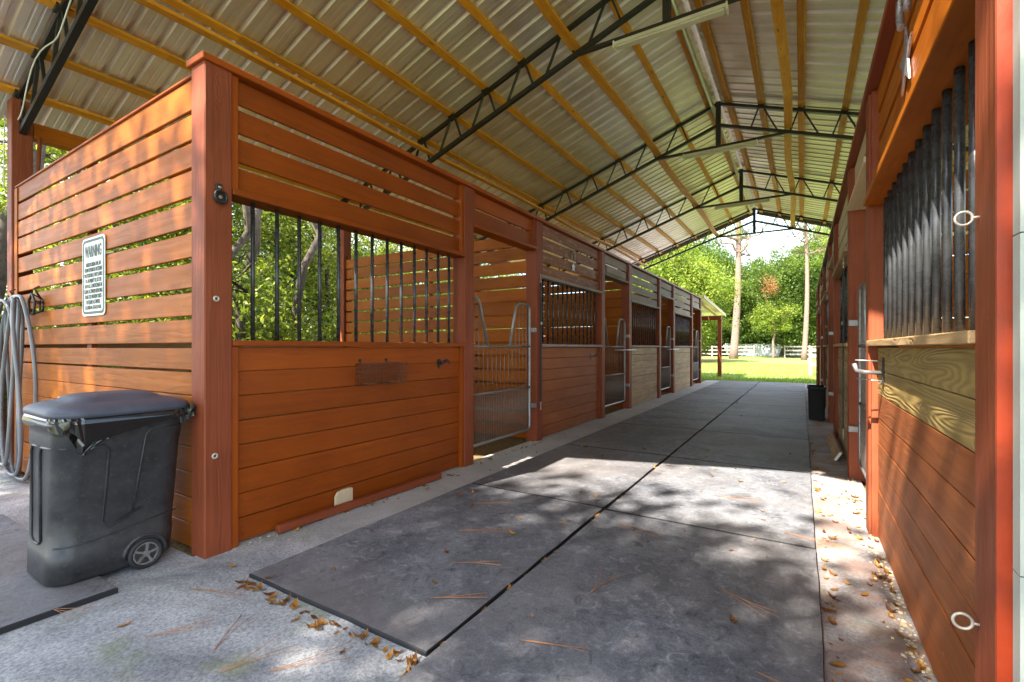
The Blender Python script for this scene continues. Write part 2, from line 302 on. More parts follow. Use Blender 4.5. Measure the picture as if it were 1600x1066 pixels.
# ------------------------------------------------------------------ mesh helpers
class MB:
    def __init__(s): s.v = []; s.f = []; s.uv = []; s.t = []; s.sm = []
    def face(s, idx, uvs, tint, smooth=False):
        s.f.append(idx); s.uv.extend(uvs); s.t.extend([tint] * len(idx)); s.sm.append(smooth)
    def hexa(s, P, axis=0, tint=None):
        """P: 8 corners ordered by bits x,y,z in a local frame; grain runs along `axis`"""
        tint = tint if tint is not None else random.uniform(0.80, 1.13)
        b = len(s.v); s.v += [tuple(p) for p in P]
        P = [Vector(p) for p in P]
        L = [(P[1] - P[0]).length, (P[2] - P[0]).length, (P[4] - P[0]).length]
        ou, ov = random.uniform(0, 50), random.uniform(0, 50)
        def co(i):
            return [((i >> k) & 1) * L[k] for k in range(3)]
        for F, nrm in (((0, 2, 3, 1), 2), ((4, 5, 7, 6), 2), ((0, 1, 5, 4), 1), ((2, 6, 7, 3), 1), ((0, 4, 6, 2), 0), ((1, 3, 7, 5), 0)):
            oth = [k for k in range(3) if k != nrm]
            if axis in oth: ua = axis; va = [k for k in oth if k != axis][0]
            else: ua, va = oth
            uvs = [(co(i)[ua] * (1 if axis in oth else 0.3) + ou, co(i)[va] + ov + nrm * 0.37) for i in F]
            s.face([b + i for i in F], uvs, tint)
    def box(s, x0, x1, y0, y1, z0, z1, tint=None):
        if x0 > x1: x0, x1 = x1, x0
        if y0 > y1: y0, y1 = y1, y0
        P = [(x1 if i & 1 else x0, y1 if i & 2 else y0, z1 if i & 4 else z0) for i in range(8)]
        d = [x1 - x0, y1 - y0, z1 - z0]
        s.hexa(P, d.index(max(d)), tint)
    def beam(s, a, b, wd, ht, up=(0, 0, 1), tint=None):
        a = Vector(a); b = Vector(b); d = (b - a).normalized(); up = Vector(up)
        if abs(d.dot(up)) > 0.99: up = Vector((0, 1, 0))
        side = d.cross(up).normalized(); u2 = side.cross(d).normalized()
        P = []
        for i in range(8):
            P.append((b if i & 1 else a) + side * (wd / 2 * (1 if i & 2 else -1)) * -1 + u2 * (ht / 2 * (1 if i & 4 else -1)))
        s.hexa(P, 0, tint)
    def tube(s, pts, r, n=10, closed=False, cap=True, tint=1.0, squash=1.0):
        pts = [Vector(p) for p in pts]; m = len(pts)
        rs = r if isinstance(r, (list, tuple)) else [r] * m
        b = len(s.v); prev = None
        for i, p in enumerate(pts):
            if closed: d = pts[(i + 1) % m] - pts[i - 1]
            else: d = pts[min(i + 1, m - 1)] - pts[max(i - 1, 0)]
            d.normalize()
            if prev is None:
                ref = Vector((0, 0, 1)) if abs(d.z) < 0.9 else Vector((0, 1, 0))
                a1 = d.cross(ref).normalized()
            else:
                a1 = (prev - d * prev.dot(d)).normalized()
            prev = a1; a2 = d.cross(a1)
            for k in range(n):
                th = 2 * math.pi * k / n
                s.v.append(tuple(p + a1 * math.cos(th) * rs[i] + a2 * math.sin(th) * rs[i] * squash))
        for i in range(m if closed else m - 1):
            j = (i + 1) % m
            for k in range(n):
                k2 = (k + 1) % n
                s.face([b + i * n + k, b + i * n + k2, b + j * n + k2, b + j * n + k],
                       [(i, k / n), (i, (k + 1) / n), (i + 1, (k + 1) / n), (i + 1, k / n)], tint, True)
        if cap and not closed:
            s.face([b + k for k in range(n)][::-1], [(0, 0)] * n, tint)
            s.face([b + (m - 1) * n + k for k in range(n)], [(0, 0)] * n, tint)
    def ring(s, c, axis, R_, r, n=20, k=8):
        ax = Vector(axis).normalized(); a = ax.orthogonal().normalized(); b2 = ax.cross(a)
        c = Vector(c)
        s.tube([c + a * math.cos(2 * math.pi * i / n) * R_ + b2 * math.sin(2 * math.pi * i / n) * R_ for i in range(n)], r, k, closed=True)
    def disc(s, c, axis, R_, t, n=20):
        ax = Vector(axis).normalized(); c = Vector(c)
        s.tube([c - ax * t / 2, c + ax * t / 2], R_, n)
    def loft(s, rings, smooth=True, capb=True, capt=True, tint=1.0):
        b = len(s.v); n = len(rings[0])
        for r_ in rings: s.v += [tuple(p) for p in r_]
        for i in range(len(rings) - 1):
            for k in range(n):
                k2 = (k + 1) % n
                s.face([b + i * n + k, b + i * n + k2, b + (i + 1) * n + k2, b + (i + 1) * n + k], [(0, 0), (1, 0), (1, 1), (0, 1)], tint, smooth)
        if capb: s.face([b + k for k in range(n)][::-1], [(0, 0)] * n, tint)
        if capt: s.face([b + (len(rings) - 1) * n + k for k in range(n)], [(0, 0)] * n, tint)
    def prism(s, outline, to3, t, tint=1.0):
        """flat outline (2-D) extruded by t; to3(a, b, d) maps to space"""
        n = len(outline); b = len(s.v)
        s.v += [tuple(to3(a, c_, 0)) for a, c_ in outline] + [tuple(to3(a, c_, t)) for a, c_ in outline]
        s.face([b + i for i in range(n)], [(a, c_) for a, c_ in outline], tint)
        s.face([b + n + i for i in range(n)][::-1], [(a, c_) for a, c_ in outline][::-1], tint)
        for i in range(n):
            j = (i + 1) % n
            s.face([b + j, b + i, b + n + i, b + n + j], [(0, 0), (0, 1), (1, 1), (1, 0)], tint)

def finish_mesh(name, v, f, uv=None, tint=None, smooth=None):
    me = bpy.data.meshes.new(name)
    me.from_pydata(v, [], f)
    if uv:
        ul = me.uv_layers.new(name="UVMap"); ul.data.foreach_set("uv", np.array(uv, dtype=np.float32).ravel())
    if tint is not None:
        ca = me.color_attributes.new("tint", 'FLOAT_COLOR', 'CORNER')
        t = np.array(tint, dtype=np.float32); ca.data.foreach_set("color", np.stack([t, t, t, np.ones_like(t)], 1).ravel())
    if smooth is not None: me.polygons.foreach_set("use_smooth", smooth)
    me.update()
    return me
def build(mb, name, mat, parent=None, bevel=0.0, label=None):
    if parent is not None: off = world_loc(parent)
    else:
        a = np.array(mb.v); off = Vector(((a[:, 0].min() + a[:, 0].max()) / 2, (a[:, 1].min() + a[:, 1].max()) / 2, a[:, 2].min()))
    v = [(p[0] - off[0], p[1] - off[1], p[2] - off[2]) for p in mb.v]
    me = finish_mesh(name, v, mb.f, mb.uv, mb.t, mb.sm)
    me.materials.append(M(mat))
    o = bpy.data.objects.new(name, me); scene.collection.objects.link(o)
    if parent is not None: o.parent = parent
    else: o.location = off
    if bevel:
        bm = o.modifiers.new("bevel", 'BEVEL'); bm.width = bevel; bm.segments = 1; bm.limit_method = 'ANGLE'; bm.angle_limit = R(50)
    if label: o['label'] = label
    return o
def world_loc(o):
    v = Vector(o.location)
    while o.parent is not None:
        o = o.parent; v = v + Vector(o.location)
    return v
def tag(o, label, cat, group=None):
    o['label'] = label; o['category'] = cat
    if group: o['group'] = group
    return o
def thing(name, label, cat, loc, group=None):
    o = bpy.data.objects.new(name, None); scene.collection.objects.link(o)
    o.empty_display_size = 0.1; o.location = loc
    return tag(o, label, cat, group)
def struct(o): o['kind'] = 'structure'; return o
def stuff(o): o['kind'] = 'stuff'; return o
ORD = ['nearest', 'second', 'third', 'fourth', 'fifth', 'sixth', 'seventh', 'eighth', 'ninth', 'tenth']

# ------------------------------------------------------------------ ground
def sheet(name, x0, x1, y0, y1, z, mat, nx=1, ny=1, bump=0.0):
    v = []; f = []
    for j in range(ny + 1):
        for i in range(nx + 1):
            v.append((x0 + (x1 - x0) * i / nx, y0 + (y1 - y0) * j / ny, z + (random.uniform(-bump, bump) if bump else 0)))
    for j in range(ny):
        for i in range(nx):
            a = j * (nx + 1) + i; f.append((a, a + 1, a + nx + 2, a + nx + 1))
    me = finish_mesh(name, v, f); me.materials.append(M(mat))
    o = bpy.data.objects.new(name, me); scene.collection.objects.link(o); return struct(o)
sheet("ground", -900, 900, -900, 900, -0.075, "lawn")
sheet("forest_ground", -60, -6.98, -30, 60, -0.065, "forest_floor")
def slab(name, x0, x1, y0, y1, z0, z1, mat):
    b = MB(); b.box(x0, x1, y0, y1, z0, z1, 1.0); return struct(build(b, name, mat))
slab("concrete_aisle", -3.10, 0.47, 1.40, 19.2, -0.2, 0.0, "concrete")
slab("concrete_apron", -12.5, 6.0, -3.5, 1.40, -0.2, 0.0, "concrete")
slab("stall_floor", -6.98, -3.10, 1.40, 18.0, -0.2, -0.03, "stall_dirt")
slab("tack_floor", 0.47, 4.4, 1.40, 18.0, -0.2, -0.03, "stall_dirt")

# rubber mats
sheet("seam_shade_sheet", -2.55, 0.065, 1.46, 19.08, 0.004, "seam_shade")  # dark sheet added beneath the mats so the gaps between them read as shade
def rubber_mat(x0, x1, y0, y1, label, z=0.0, grp="rubber mats laid down the aisle"):
    b = MB(); nx, ny = 8, 10; t = 0.022 if x0 > -3 else 0.030
    def edge(): return random.uniform(-0.004, 0.004)
    ring = []
    for i in range(nx): ring.append((x0 + (x1 - x0) * i / nx, y0 + edge()))
    for j in range(ny): ring.append((x1 + edge(), y0 + (y1 - y0) * j / ny))
    for i in range(nx): ring.append((x1 - (x1 - x0) * i / nx, y1 + edge()))
    for j in range(ny): ring.append((x0 + edge(), y1 - (y1 - y0) * j / ny))
    cx, cy = (x0 + x1) / 2, (y0 + y1) / 2
    def sc(k, zz): return [(cx + (x - cx) * k, cy + (y - cy) * k, zz) for x, y in ring]
    b.loft([sc(1, z + 0.001), sc(1, z + t - 0.005), sc(0.995, z + t)], smooth=False, capb=False)
    o = build(b, "rubber_mat", "mat_rubber"); tag(o, label, "floor mat", grp); return o
ys = [1.43, 3.45, 5.48, 7.46, 9.45, 11.43, 13.4, 15.35, 17.3, 19.1]
for k in range(9):
    rubber_mat(-2.56, -1.292, ys[k] + .009, ys[k + 1] - .009, "dark rubber aisle mat in the column beside the left stalls, %s from the camera" % ORD[k])
    dy = -0.03 if k else 0.0
    rubber_mat(-1.272 + 0.006 * (k % 2), 0.075, ys[k] - .22 * (k == 0) + dy * (k > 0) + .009, ys[k + 1] - .03 - .009, "dark rubber aisle mat in the column beside the right stalls, %s from the camera" % ORD[k])
rubber_mat(-5.0, -2.965, -0.9, 0.995, "loose grey rubber mat lying under the front of the wheeled trash can", grp="loose mats in front of the barn")

# ------------------------------------------------------------------ stall rows
LX, RX = -3.00, 0.38
S = [1.42, 5.50, 9.45, 13.35, 17.42]
MID = [3.94, 7.90, 11.85, 15.90]
PW = 0.16
def S0(sd, k): return 1.505 if (sd.sg > 0 and k == 0) else S[k]
class Side:
    def __init__(s, name, x, sg): s.name = name; s.x = x; s.sg = sg
    def X(s, d): return s.x + s.sg * d
Ls, Rs = Side('left', LX, -1), Side('right', RX, 1)
def post(sd, d, y, z1, label, grp, w_=PW, mat="red_post", h0=-0.02):
    b = MB(); b.box(sd.X(d), sd.X(d + w_), y, y + w_, h0, z1, 1.0)
    o = build(b, "wooden_post", mat, bevel=0.006); return tag(o, label, "post", grp)
for sd in (Ls, Rs):
    for i, y in enumerate(S):
        if sd is Ls and i == 0:
            lab = "square rust red corner post between slatted front wall and first left stall"
        elif sd is Rs and i == 0:
            lab = "square red post at right edge, painted bright orange red on its narrow front face"
        else:
            lab = "rust red aisle post of the %s row, %s of those dividing two stalls" % (sd.name, ORD[i])
        o = post(sd, 0, S0(sd, i), 2.945 if i or sd is Rs else 2.975, lab, "posts along the aisle")
        if sd is Rs and i == 0:
            b = MB(); b.box(sd.X(0.0), sd.X(PW), 1.501, 1.504, 0, 2.94, 1.0)
            build(b, "painted_front_face", "bright_red_paint", o, label="bright orange red painted face of post")
        post(sd, 3.84, y, 3.80, "red rear post under the %s eave, %s from the camera" % (sd.name, ORD[i]), "rear eave posts")
    for i, y in enumerate(MID):
        post(sd, 0, y, 2.945, "rust red aisle post of the %s row, %s of those between bars and gate" % (sd.name, ORD[i]), "posts along the aisle")

def slats(mb, fixed, a0, a1, zs, h, th, along='y', wob=0.004, tint=None):
    for z in zs:
        dz = random.uniform(-wob, wob); dx = random.uniform(-.002, .002)
        if along == 'y': mb.box(fixed + dx, fixed + th + dx, a0, a1, z + dz, z + h + dz)
        else: mb.box(a0, a1, fixed + dx, fixed + th + dx, z + dz, z + h + dz)

def stall_panel(sd, y0, y1, k, upper, lower, sill, topboards=None, nb=13):
    n = ORD[k]
    t = thing("stall_wall", "%s barred stall front of the %s row, half wall of %s" % (n, sd.name,
        {"orange_paint": "smooth orange boards", "stain_low": "dull red brown boards", "bare_treated": "unpainted tan boards"}[lower]), "stall front", (sd.X(0.06), (y0 + y1) / 2, 0), "barred stall fronts")
    X = sd.X
    ya, yb = y0 + 0.045, y1 - 0.045
    fx = min(X(0.045), X(0.08)); th = 0.035; thu = 0.022; fu = fx + (.013 if sd is Ls else 0)
    # lower boards
    b = MB(); p_ = 0.1555; zs = [0.012 + p_ * i for i in range(8)]
    gaps = [random.uniform(0.003, 0.007) for _ in zs]
    def screws(b, z):
        for yy_ in (ya + .03, (y0 + y1) / 2 + .01, yb - .03):
            if random.random() < .85:
                xx_ = sd.X(.0435); q = len(b.v); yy2 = yy_ + random.uniform(-.01, .01); zz2 = z + random.uniform(.03, .12); r_ = .0042
                b.v += [(xx_, yy2 + r_ * math.cos(R(60 * a)), zz2 + r_ * math.sin(R(60 * a))) for a in range(6)]
                b.face([q + a for a in range(6)], [(0, 0)] * 6, .25)
    for i, z in enumerate(zs):
        screws(b, z)
        if topboards and i >= 8 - topboards[1]: continue
        x_ = fx + random.uniform(-.003, .003)
        b.box(x_, x_ + th, ya - .02, yb + .02, z, z + p_ - gaps[i])
    build(b, "lower_boards", lower, t, bevel=0.003)
    if topboards:
        b = MB()
        for i in range(8 - topboards[1], 8):
            b.box(fx, fx + th, ya - .02, yb + .02, zs[i], zs[i] + p_ - gaps[i])
        build(b, "top_boards", topboards[0], t, bevel=0.003, label="unpainted greenish treated board with raised grain")
    # edge trims
    for yy in (y0, y1 - 0.045):
        b = MB(); b.box(X(0.012), X(0.08), yy + .001, yy + 0.044, 0.0, 1.257, 1.0); build(b, "trim_strip", "orange_paint" if upper == 'orange_paint' else "red_post", t, bevel=0.003)
        b = MB(); b.box(X(0.012), X(0.08), yy + .001, yy + 0.044, 2.237, 2.944, 1.0); build(b, "trim_strip", "orange_paint" if upper == 'orange_paint' else "red_post", t, bevel=0.003)
    b = MB(); b.box(X(-0.012), X(0.16), y0 + .001, y1 - .001, 1.258, 1.295); build(b, "sill", sill, t, bevel=0.004)
    b = MB(); b.box(X(-0.012 if sd is Ls else -0.03), X(0.16 if sd is Ls else 0.22), y0 + .001, y1 - .001, 2.195, 2.236); build(b, "header", sill if upper not in ('orange_paint', 'orange_front') else upper, t, bevel=0.004)
    b = MB(); slats(b, fu, ya - .02, yb + .02, [2.240, 2.424, 2.608, 2.792], 0.148, thu); build(b, "upper_slats", upper, t, bevel=0.003)
    pitch = (y1 - y0) / (nb + 1)
    for i in range(nb):
        yy = y0 + pitch * (i + 1); b = MB()
        b.tube([(X(0.075), yy, 1.285), (X(0.075), yy, 2.20)], 0.0135 if sd is Ls else 0.0148, 10); build(b, "grille_bar", "bar_enamel", t)
    return t
def gate_header(sd, y0, y1, k, mat):
    t = thing("door_header", "slatted boards above the %s gateway of the %s row" % (ORD[k], sd.name), "slatted header", (sd.X(0.06), (y0 + y1) / 2, 2.54), "slatted headers over the stall gates")
    fx = min(sd.X(0.045), sd.X(0.08))
    b = MB(); slats(b, fx, y0 + .02, y1 - .02, [2.605, 2.785], 0.155, .035); build(b, "slats", mat, t, bevel=0.003)
    b = MB(); b.box(sd.X(-0.012), sd.X(0.16), y0 + .001, y1 - .001, 2.545, 2.586); build(b, "head_board", "grey_wood" if mat == 'stain_worn' else mat, t, bevel=0.004)
    for yy in (y0, y1 - .045):
        b = MB(); b.box(sd.X(0.012), sd.X(0.08), yy + .001, yy + .044, 2.587, 2.944, 1.0); build(b, "trim_strip", "red_post", t, bevel=0.003)
    return t
def stall_gate(sd, y0, y1, k):
    t = thing("stall_gate", "grey tubular yoke gate closing the %s stall doorway of the %s row" % (ORD[k], sd.name), "gate", (sd.X(0.10), (y0 + y1) / 2, 0.15), "tubular yoke stall gates")
    x = sd.X(0.085); a, c = y0 + .03, y1 - .035; r = 0.016; L = c - a
    zb, zt, zm, zr = 0.165, 1.81, 0.725, 1.262
    y1a, y1b = a + L * .13, a + L * .27     # left yoke shoulder, foot
    y2b, y2a = a + L * .62, a + L * .75
    def rc(p, q, s_, rr=.06):               # rounded corner q between p and s_
        p, q, s_ = Vector(p), Vector(q), Vector(s_); d1 = (p - q).normalized() * rr; d2 = (s_ - q).normalized() * rr
        return [tuple(q + d1), tuple(q + d1 * .3 + d2 * .3), tuple(q + d2)]
    P = lambda yy, zz: (x, yy, zz)
    pts = [P(y1b, zr)] + rc(P(y1b, zr), P(y1a, zt), P(a, zt)) + rc(P(y1a, zt), P(a, zt), P(a, zb), .045) + rc(P(a, zt), P(a, zb), P(c, zb)) + rc(P(a, zb), P(c, zb), P(c, zt)) + rc(P(c, zb), P(c, zt), P(y2a, zt)) + rc(P(c, zt), P(y2a, zt), P(y2b, zr)) + [P(y2b, zr)]
    b = MB(); b.tube(pts, r, 10); build(b, "tube_frame", "galvanised", t)
    b = MB(); b.tube([P(a, zr), P(c, zr)], r * .95, 10); build(b, "top_rail", "galv_dull", t)
    b = MB(); b.tube([P(a, zm), P(c, zm)], r * .95, 10); build(b, "middle_rail", "galv_dull", t)
    b = MB(); n = max(6, int(L / .085))
    for i in range(1, n):
        yy = a + L * i / n
        top = zr
        if yy < y1b: top = zt - (zt - zr) * max(0, (yy - y1a)) / (y1b - y1a) - .01
        if yy > y2b: top = zt - (zt - zr) * max(0, (y2a - yy)) / (y2a - y2b) - .01
        b.tube([P(yy, zm), P(yy, top)], 0.0050, 6)
    build(b, "upper_rods", "galv_dull", t)
    b = MB(); n2 = n * 2 + n // 2
    for i in range(1, n2):
        yy = a + L * i / n2; b.tube([P(yy, zb), P(yy, zm)], 0.0050, 6)
    build(b, "lower_rods", "galv_dull", t)
    for zz in (.48, 1.48):
        b = MB(); b.box(sd.X(-.005), sd.X(.07), c + .001, c + .036, zz - .028, zz + .028); build(b, "hinge", "galvanised", t, bevel=.003)
    return t
up = ["orange_paint", "stain_worn", "grey_wood", "grey_wood"]
lo = ["orange_paint", "stain_low", "bare_treated", "bare_treated"]
si = ["orange_paint", "grey_wood", "grey_wood", "grey_wood"]
for k in range(4):
    stall_panel(Ls, S[k] + PW, MID[k], k, up[k], lo[k], si[k], nb=13)
    gate_header(Ls, MID[k] + PW, S[k + 1], k, "orange_paint" if k == 0 else "grey_wood")
    stall_gate(Ls, MID[k] + PW, S[k + 1], k)
for k in range(4):
    t = stall_panel(Rs, S0(Rs, k) + PW, MID[k], k, ["orange_front", "tan_wood", "bare_treated", "bare_treated"][k], ["stain_low", "bare_treated", "bare_treated", "bare_treated"][k],
                "bare_treated", topboards=("bare_relief", 2) if k == 0 else None, nb=13)
    gate_header(Rs, MID[k] + PW, S[k + 1], k, "tan_wood")
    stall_gate(Rs, MID[k] + PW, S[k + 1], k)
# cap rails
for sd in (Ls, Rs):
    b = MB(); b.box(sd.X(-0.02), sd.X(0.18), 1.40 if sd is Ls else 1.502, 17.62, 2.946, 2.988, 1.0)
    tag(build(b, "cap_rail", "red_post" if sd is Rs else "orange_paint", bevel=.004), "long flat cap rail along the top of the %s stall row" % sd.name, "top rail", "cap rails")
b = MB(); b.beam((-6.80, 1.468, 2.874), (-3.165, 1.468, 2.922), .07, .018, tint=1.0)
tag(build(b, "cap_board", "orange_paint", bevel=.004), "thin orange board on top of the slatted front wall at left", "top board")

# partitions across each stall and half wall at the back
for sd in (Ls, Rs):
    for k in (1, 2, 3, 4):
        t = thing("stall_partition", "slatted orange partition wall behind the %s stall in the %s row" % (ORD[k - 1], sd.name), "partition", ((sd.X(.16) + sd.X(3.84)) / 2, S[k] + .06, 0), "slatted stall partitions")
        b = MB(); zs = [0.02 + .187 * i for i in range(15)]
        hs = .158 if k == 1 else .172
        xa, xb = sorted((sd.X(.161), sd.X(3.839)))
        slats(b, S[k] + .04, xa, xb, zs, hs, .035, 'x', .006); build(b, "slats", "orange_front", t, bevel=.003)
        for d in (.165, 1.9, 3.79):
            b = MB(); b.box(sd.X(d), sd.X(d + .045), S[k] + .077, S[k] + .12, 0, 2.85, 1.0); build(b, "batten", "red_post", t)
    b = MB()
    xa = min(sd.X(3.86), sd.X(3.90))
    for k in range(4):
        slats(b, xa, S[k] + PW + .001, S[k + 1] - .001, [0.0 + .172 * i for i in range(8)], .150, .04)
    t = tag(build(b, "rear_half_wall", "bare_treated" if sd is Ls else "orange_paint", bevel=.003), "low boarded half wall along the back of the %s stalls" % sd.name, "half wall")
    b = MB(); b.box(sd.X(3.842), sd.X(3.99), 1.585, 17.4, 3.44, 3.60, 1.0)
    for y in S[1:4]: pass
    tag(build(b, "eave_beam", "orange_front", bevel=.003), "orange tinted eave beam along the rear posts of the %s row" % sd.name, "beam", "eave beams")

# slatted front wall, left
t = thing("slatted_front_wall", "orange horizontal slat wall at left, gaps showing the woods behind", "slatted wall", (-5.0, 1.5, 0))
b = MB()
for i, (zb, zt) in enumerate([(2.72, 2.88), (2.535, 2.69), (2.365, 2.515), (2.184, 2.345), (1.997, 2.152), (1.81, 1.96), (1.62, 1.774), (1.447, 1.59), (1.278, 1.424), (1.11, 1.245), (.953, 1.094), (.795, .948), (.637, .790), (.478, .632), (.320, .473), (.162, .315), (.01, .157)]):
    dx = random.uniform(-.002, .002)
    P = []
    for q in range(8):
        x = -3.161 if q & 1 else -6.80; y = (1.470 if q & 2 else 1.447) + dx
        z = (zt if q & 4 else zb)
        if not q & 1: z += random.uniform(-.004, .004)
        if i == 0 and (q & 4) and (q & 1): z += .03
        P.append((x, y, z))
    b.hexa(P, 0)
build(b, "slats", "orange_front", t, bevel=.004)
b = MB(); b.box(-6.83, -6.74, 1.436, 1.446, 0, 2.86, 1.0); build(b, "end_trim", "orange_front", t, bevel=.003)
for x in (-5.05,):
    b = MB(); b.box(x, x + .09, 1.488, 1.53, 0, 2.85, 1.0); build(b, "batten", "red_post", t)

# white wall at the right edge
t = thing("white_siding_wall", "weathered white painted wall running off the right edge of the picture", "wall", (2.4, 1.44, 0))
b = MB()
zs = [0, .75, 1.5, 2.25, 3.0, 3.75]
for i in range(5): b.box(0.405, 4.4, 1.455, 1.497, zs[i] + .002, zs[i + 1] - .001, 1.0)
build(b, "wall_panel", "white_wall", t)

# ------------------------------------------------------------------ roof
RDG, RZ, SL = -1.33, 5.80, 0.35
Y0, Y1 = 0.32, 17.95
def zr(x, o=0.0): return RZ + o - SL * abs(x - RDG)
roof = thing("barn_roof", "gabled ribbed metal roof of the barn seen from beneath", "roof", (RDG, 9.1, 3.6))
prof = []
y = Y0; P9 = 0.245
while y < Y1:
    for dy, dz in ((0, 0), (.052, 0), (.057, .0022), (.070, .0022), (.075, 0), (.110, 0), (.115, .0022), (.128, .0022), (.133, 0), (.166, 0), (.184, .040), (.206, .040), (.236, 0)):
        prof.append((y + dy, dz))
    y += P9
for sg in (-1, 1):
    v = []; f = []
    xs = [RDG + sg * .035] + [RDG + sg * d for d in (2.0, 4.0, 6.15)]
    for x in xs:
        for (yy, dz) in prof: v.append((x, yy, zr(x, .088) + dz))
    m_ = len(prof)
    for i in range(len(xs) - 1):
        for j in range(m_ - 1):
            f.append((i * m_ + j, i * m_ + j + 1, (i + 1) * m_ + j + 1, (i + 1) * m_ + j))
    off = world_loc(roof)
    me = finish_mesh("roof_sheet", [(a - off[0], b_ - off[1], c_ - off[2]) for a, b_, c_ in v], f)
    me.materials.append(M("roof_metal"))
    o = bpy.data.objects.new("roof_sheet", me); scene.collection.objects.link(o); o.parent = roof
    so = o.modifiers.new("thick", 'SOLIDIFY'); so.thickness = 0.002
b = MB()
off_ = .14
b.prism([(-.17, -.055), (0, .005), (.17, -.055), (.17, -.05), (0, .012), (-.17, -.05)], lambda a, c_, d: (RDG + a, Y0 + d, zr(RDG, .128) + c_), Y1 - Y0)
build(b, "ridge_cap", "white_metal", roof)
b = MB(); b.tube([(RDG - .10, Y0, zr(RDG, -.045) ), (RDG - .10, 9.4, zr(RDG, -.045))], .038, 12); build(b, "bright_ridge_tube", "bright_steel", roof)  # added tube imitates the bright strip showing under the ridge cap
b = MB(); b.tube([(RDG - .10, 9.4, zr(RDG, -.045)), (RDG - .10, Y1 - .4, zr(RDG, -.045))], .034, 12); build(b, "bright_ridge_tube", "white_metal", roof, label="pale continuation of added tube imitating the bright ridge gap")
PURL = [.10 + .61 * i for i in range(10)]
for sg in (-1, 1):
    for i, d in enumerate(PURL):
        x = RDG + sg * (d + (.07 if i == 0 else 0)); 
        b = MB()
        ysb = [Y0 + .02, 3.2 + random.uniform(-1, 1), 8.4 + random.uniform(-1, 1), 13.4 + random.uniform(-1, 1), Y1 - .02]
        yy = Y0 + .02
        segs = []
        for q in range(4):
            a, c_ = ysb[q] + (.002 if q else 0), ysb[q + 1]
            zc = zr(x, .051); wob = random.uniform(-.006, .006)
            b.beam((x + wob, a, zc), (x + wob, c_, zc), .092, .038, (-sg * -SL, 0, 1) if False else (sg * SL, 0, 1))
        build(b, "purlin", "pine", roof, bevel=.003)
for d in (1.12, 3.52):
    for sg in (-1, 1):
        x = RDG + sg * d; zc = zr(x, -.40) + .075
        b = MB(); pts = [Y0 + 1.0 + i * (Y1 - Y0 - 1.4) / 14 for i in range(15)]
        for q in range(14):
            w0 = .03 * math.sin(q * 1.3); w1 = .03 * math.sin((q + 1) * 1.3)
            b.beam((x + w0, pts[q], zc), (x + w1, pts[q + 1], zc), .088 if d > 3 else .12, .038, tint=1.0)
        build(b, "brace_board", "pine", roof, label="bracing board lying along the trusses")
for yy in (Y0, Y1):
    for sg in (-1, 1):
        b = MB(); b.beam((RDG + sg * .03, yy, zr(RDG, .03)), (RDG + sg * 6.15, yy, zr(RDG + 6.15, .03)), .03, .14)
        build(b, "rake_trim", "galv_dull", roof)

def truss(y, k):
    t = thing("roof_truss", "black steel lattice roof truss across the aisle, %s from the camera" % ORD[k], "roof truss", (RDG, y, 3.4), "black steel roof trusses")
    for sg in (-1, 1):
        X = lambda d: RDG + sg * d
        b = MB(); b.beam((X(0), y, RZ), (X(5.92), y, RZ - SL * 5.92), .05, .05); build(b, "top_chord", "black_steel", t)
        b = MB(); b.beam((X(0), y, RZ - .40), (X(5.52), y, RZ - .40 - SL * 5.52), .055, .055); build(b, "bottom_chord", "black_steel", t)
        for i in range(9):
            d = .70 + .61 * i
            if d > 5.6: continue
            for e in (d - .16 - .0, d + .27) if True else ():
                if e > 5.5: continue
                b = MB(); d0 = d - .03 if e < d else d + .04
                b.beam((X(d0), y, RZ - SL * d0), (X(e), y, RZ - .40 - SL * e), .030, .024); build(b, "web_bar", "black_steel", t)
        if k < 3:
            for d in PURL[1:]:
                b = MB(); b.box(X(d) - .05, X(d) + .05, y - .05, y - .026, RZ - SL * d + .0, RZ - SL * d + .06, 1.0); build(b, "purlin_clip", "black_steel", t)
        b = MB(); b.beam((X(5.50), y, RZ - .42 - SL * 5.50), (X(5.60), y, RZ - SL * 5.60), .05, .05); build(b, "end_bar", "black_steel", t)
    b = MB(); b.box(RDG - .042, RDG + .042, y - .038, y + .038, 5.0, RZ + .03, 1.0); build(b, "king_post", "black_steel", t)
    b = MB(); b.beam((RDG - 1.16, y, 5.0), (RDG + 1.16, y, 5.0), .05, .045); build(b, "tie_bar", "black_steel", t)
TY = [1.50, 5.58, 9.53, 13.43, 17.35]
for k, y in enumerate(TY): truss(y, k)
for k, y in enumerate(TY[1:4]):
    t = thing("strip_light", "long white fluorescent strip light hung under the %s roof truss" % ORD[k + 1], "strip light", (RDG, y, 4.9), "white strip lights")
    b = MB(); b.prism([(-.035, 0), (.035, 0), (.06, -.055), (-.06, -.055)][::-1], lambda a, c_, d: (RDG - .62 + d, y + a, 4.972 + c_), 1.26); build(b, "housing", "white_metal", t)
    b = MB(); b.box(RDG - .60, RDG + .62, y - .045, y + .045, 4.895, 4.916, 1.0); build(b, "diffuser", "tube_lens", t, bevel=.006)
    for e in (-.62, .64):
        b = MB(); b.box(RDG + e - .008, RDG + e + .008, y - .062, y + .062, 4.89, 4.972, 1.0); build(b, "end_plate", "white_metal", t)
# light wire along the first truss
b = MB(); pts = []
for i in range(26):
    d = 5.75 - i * .11
    pts.append((RDG - d, 1.50 - .045 + .012 * math.sin(i * .7), RZ - SL * d - .20 - .10 * math.sin(i * .55)))
pts = [(-7.02, 1.40, 2.9), (-7.03, 1.405, 3.4), (-7.03, 1.41, 3.66)] + pts
b.tube(pts, .006, 6); tag(build(b, "electric_wire", "paper_white"), "loose white cable winding along the nearest black truss", "cable")
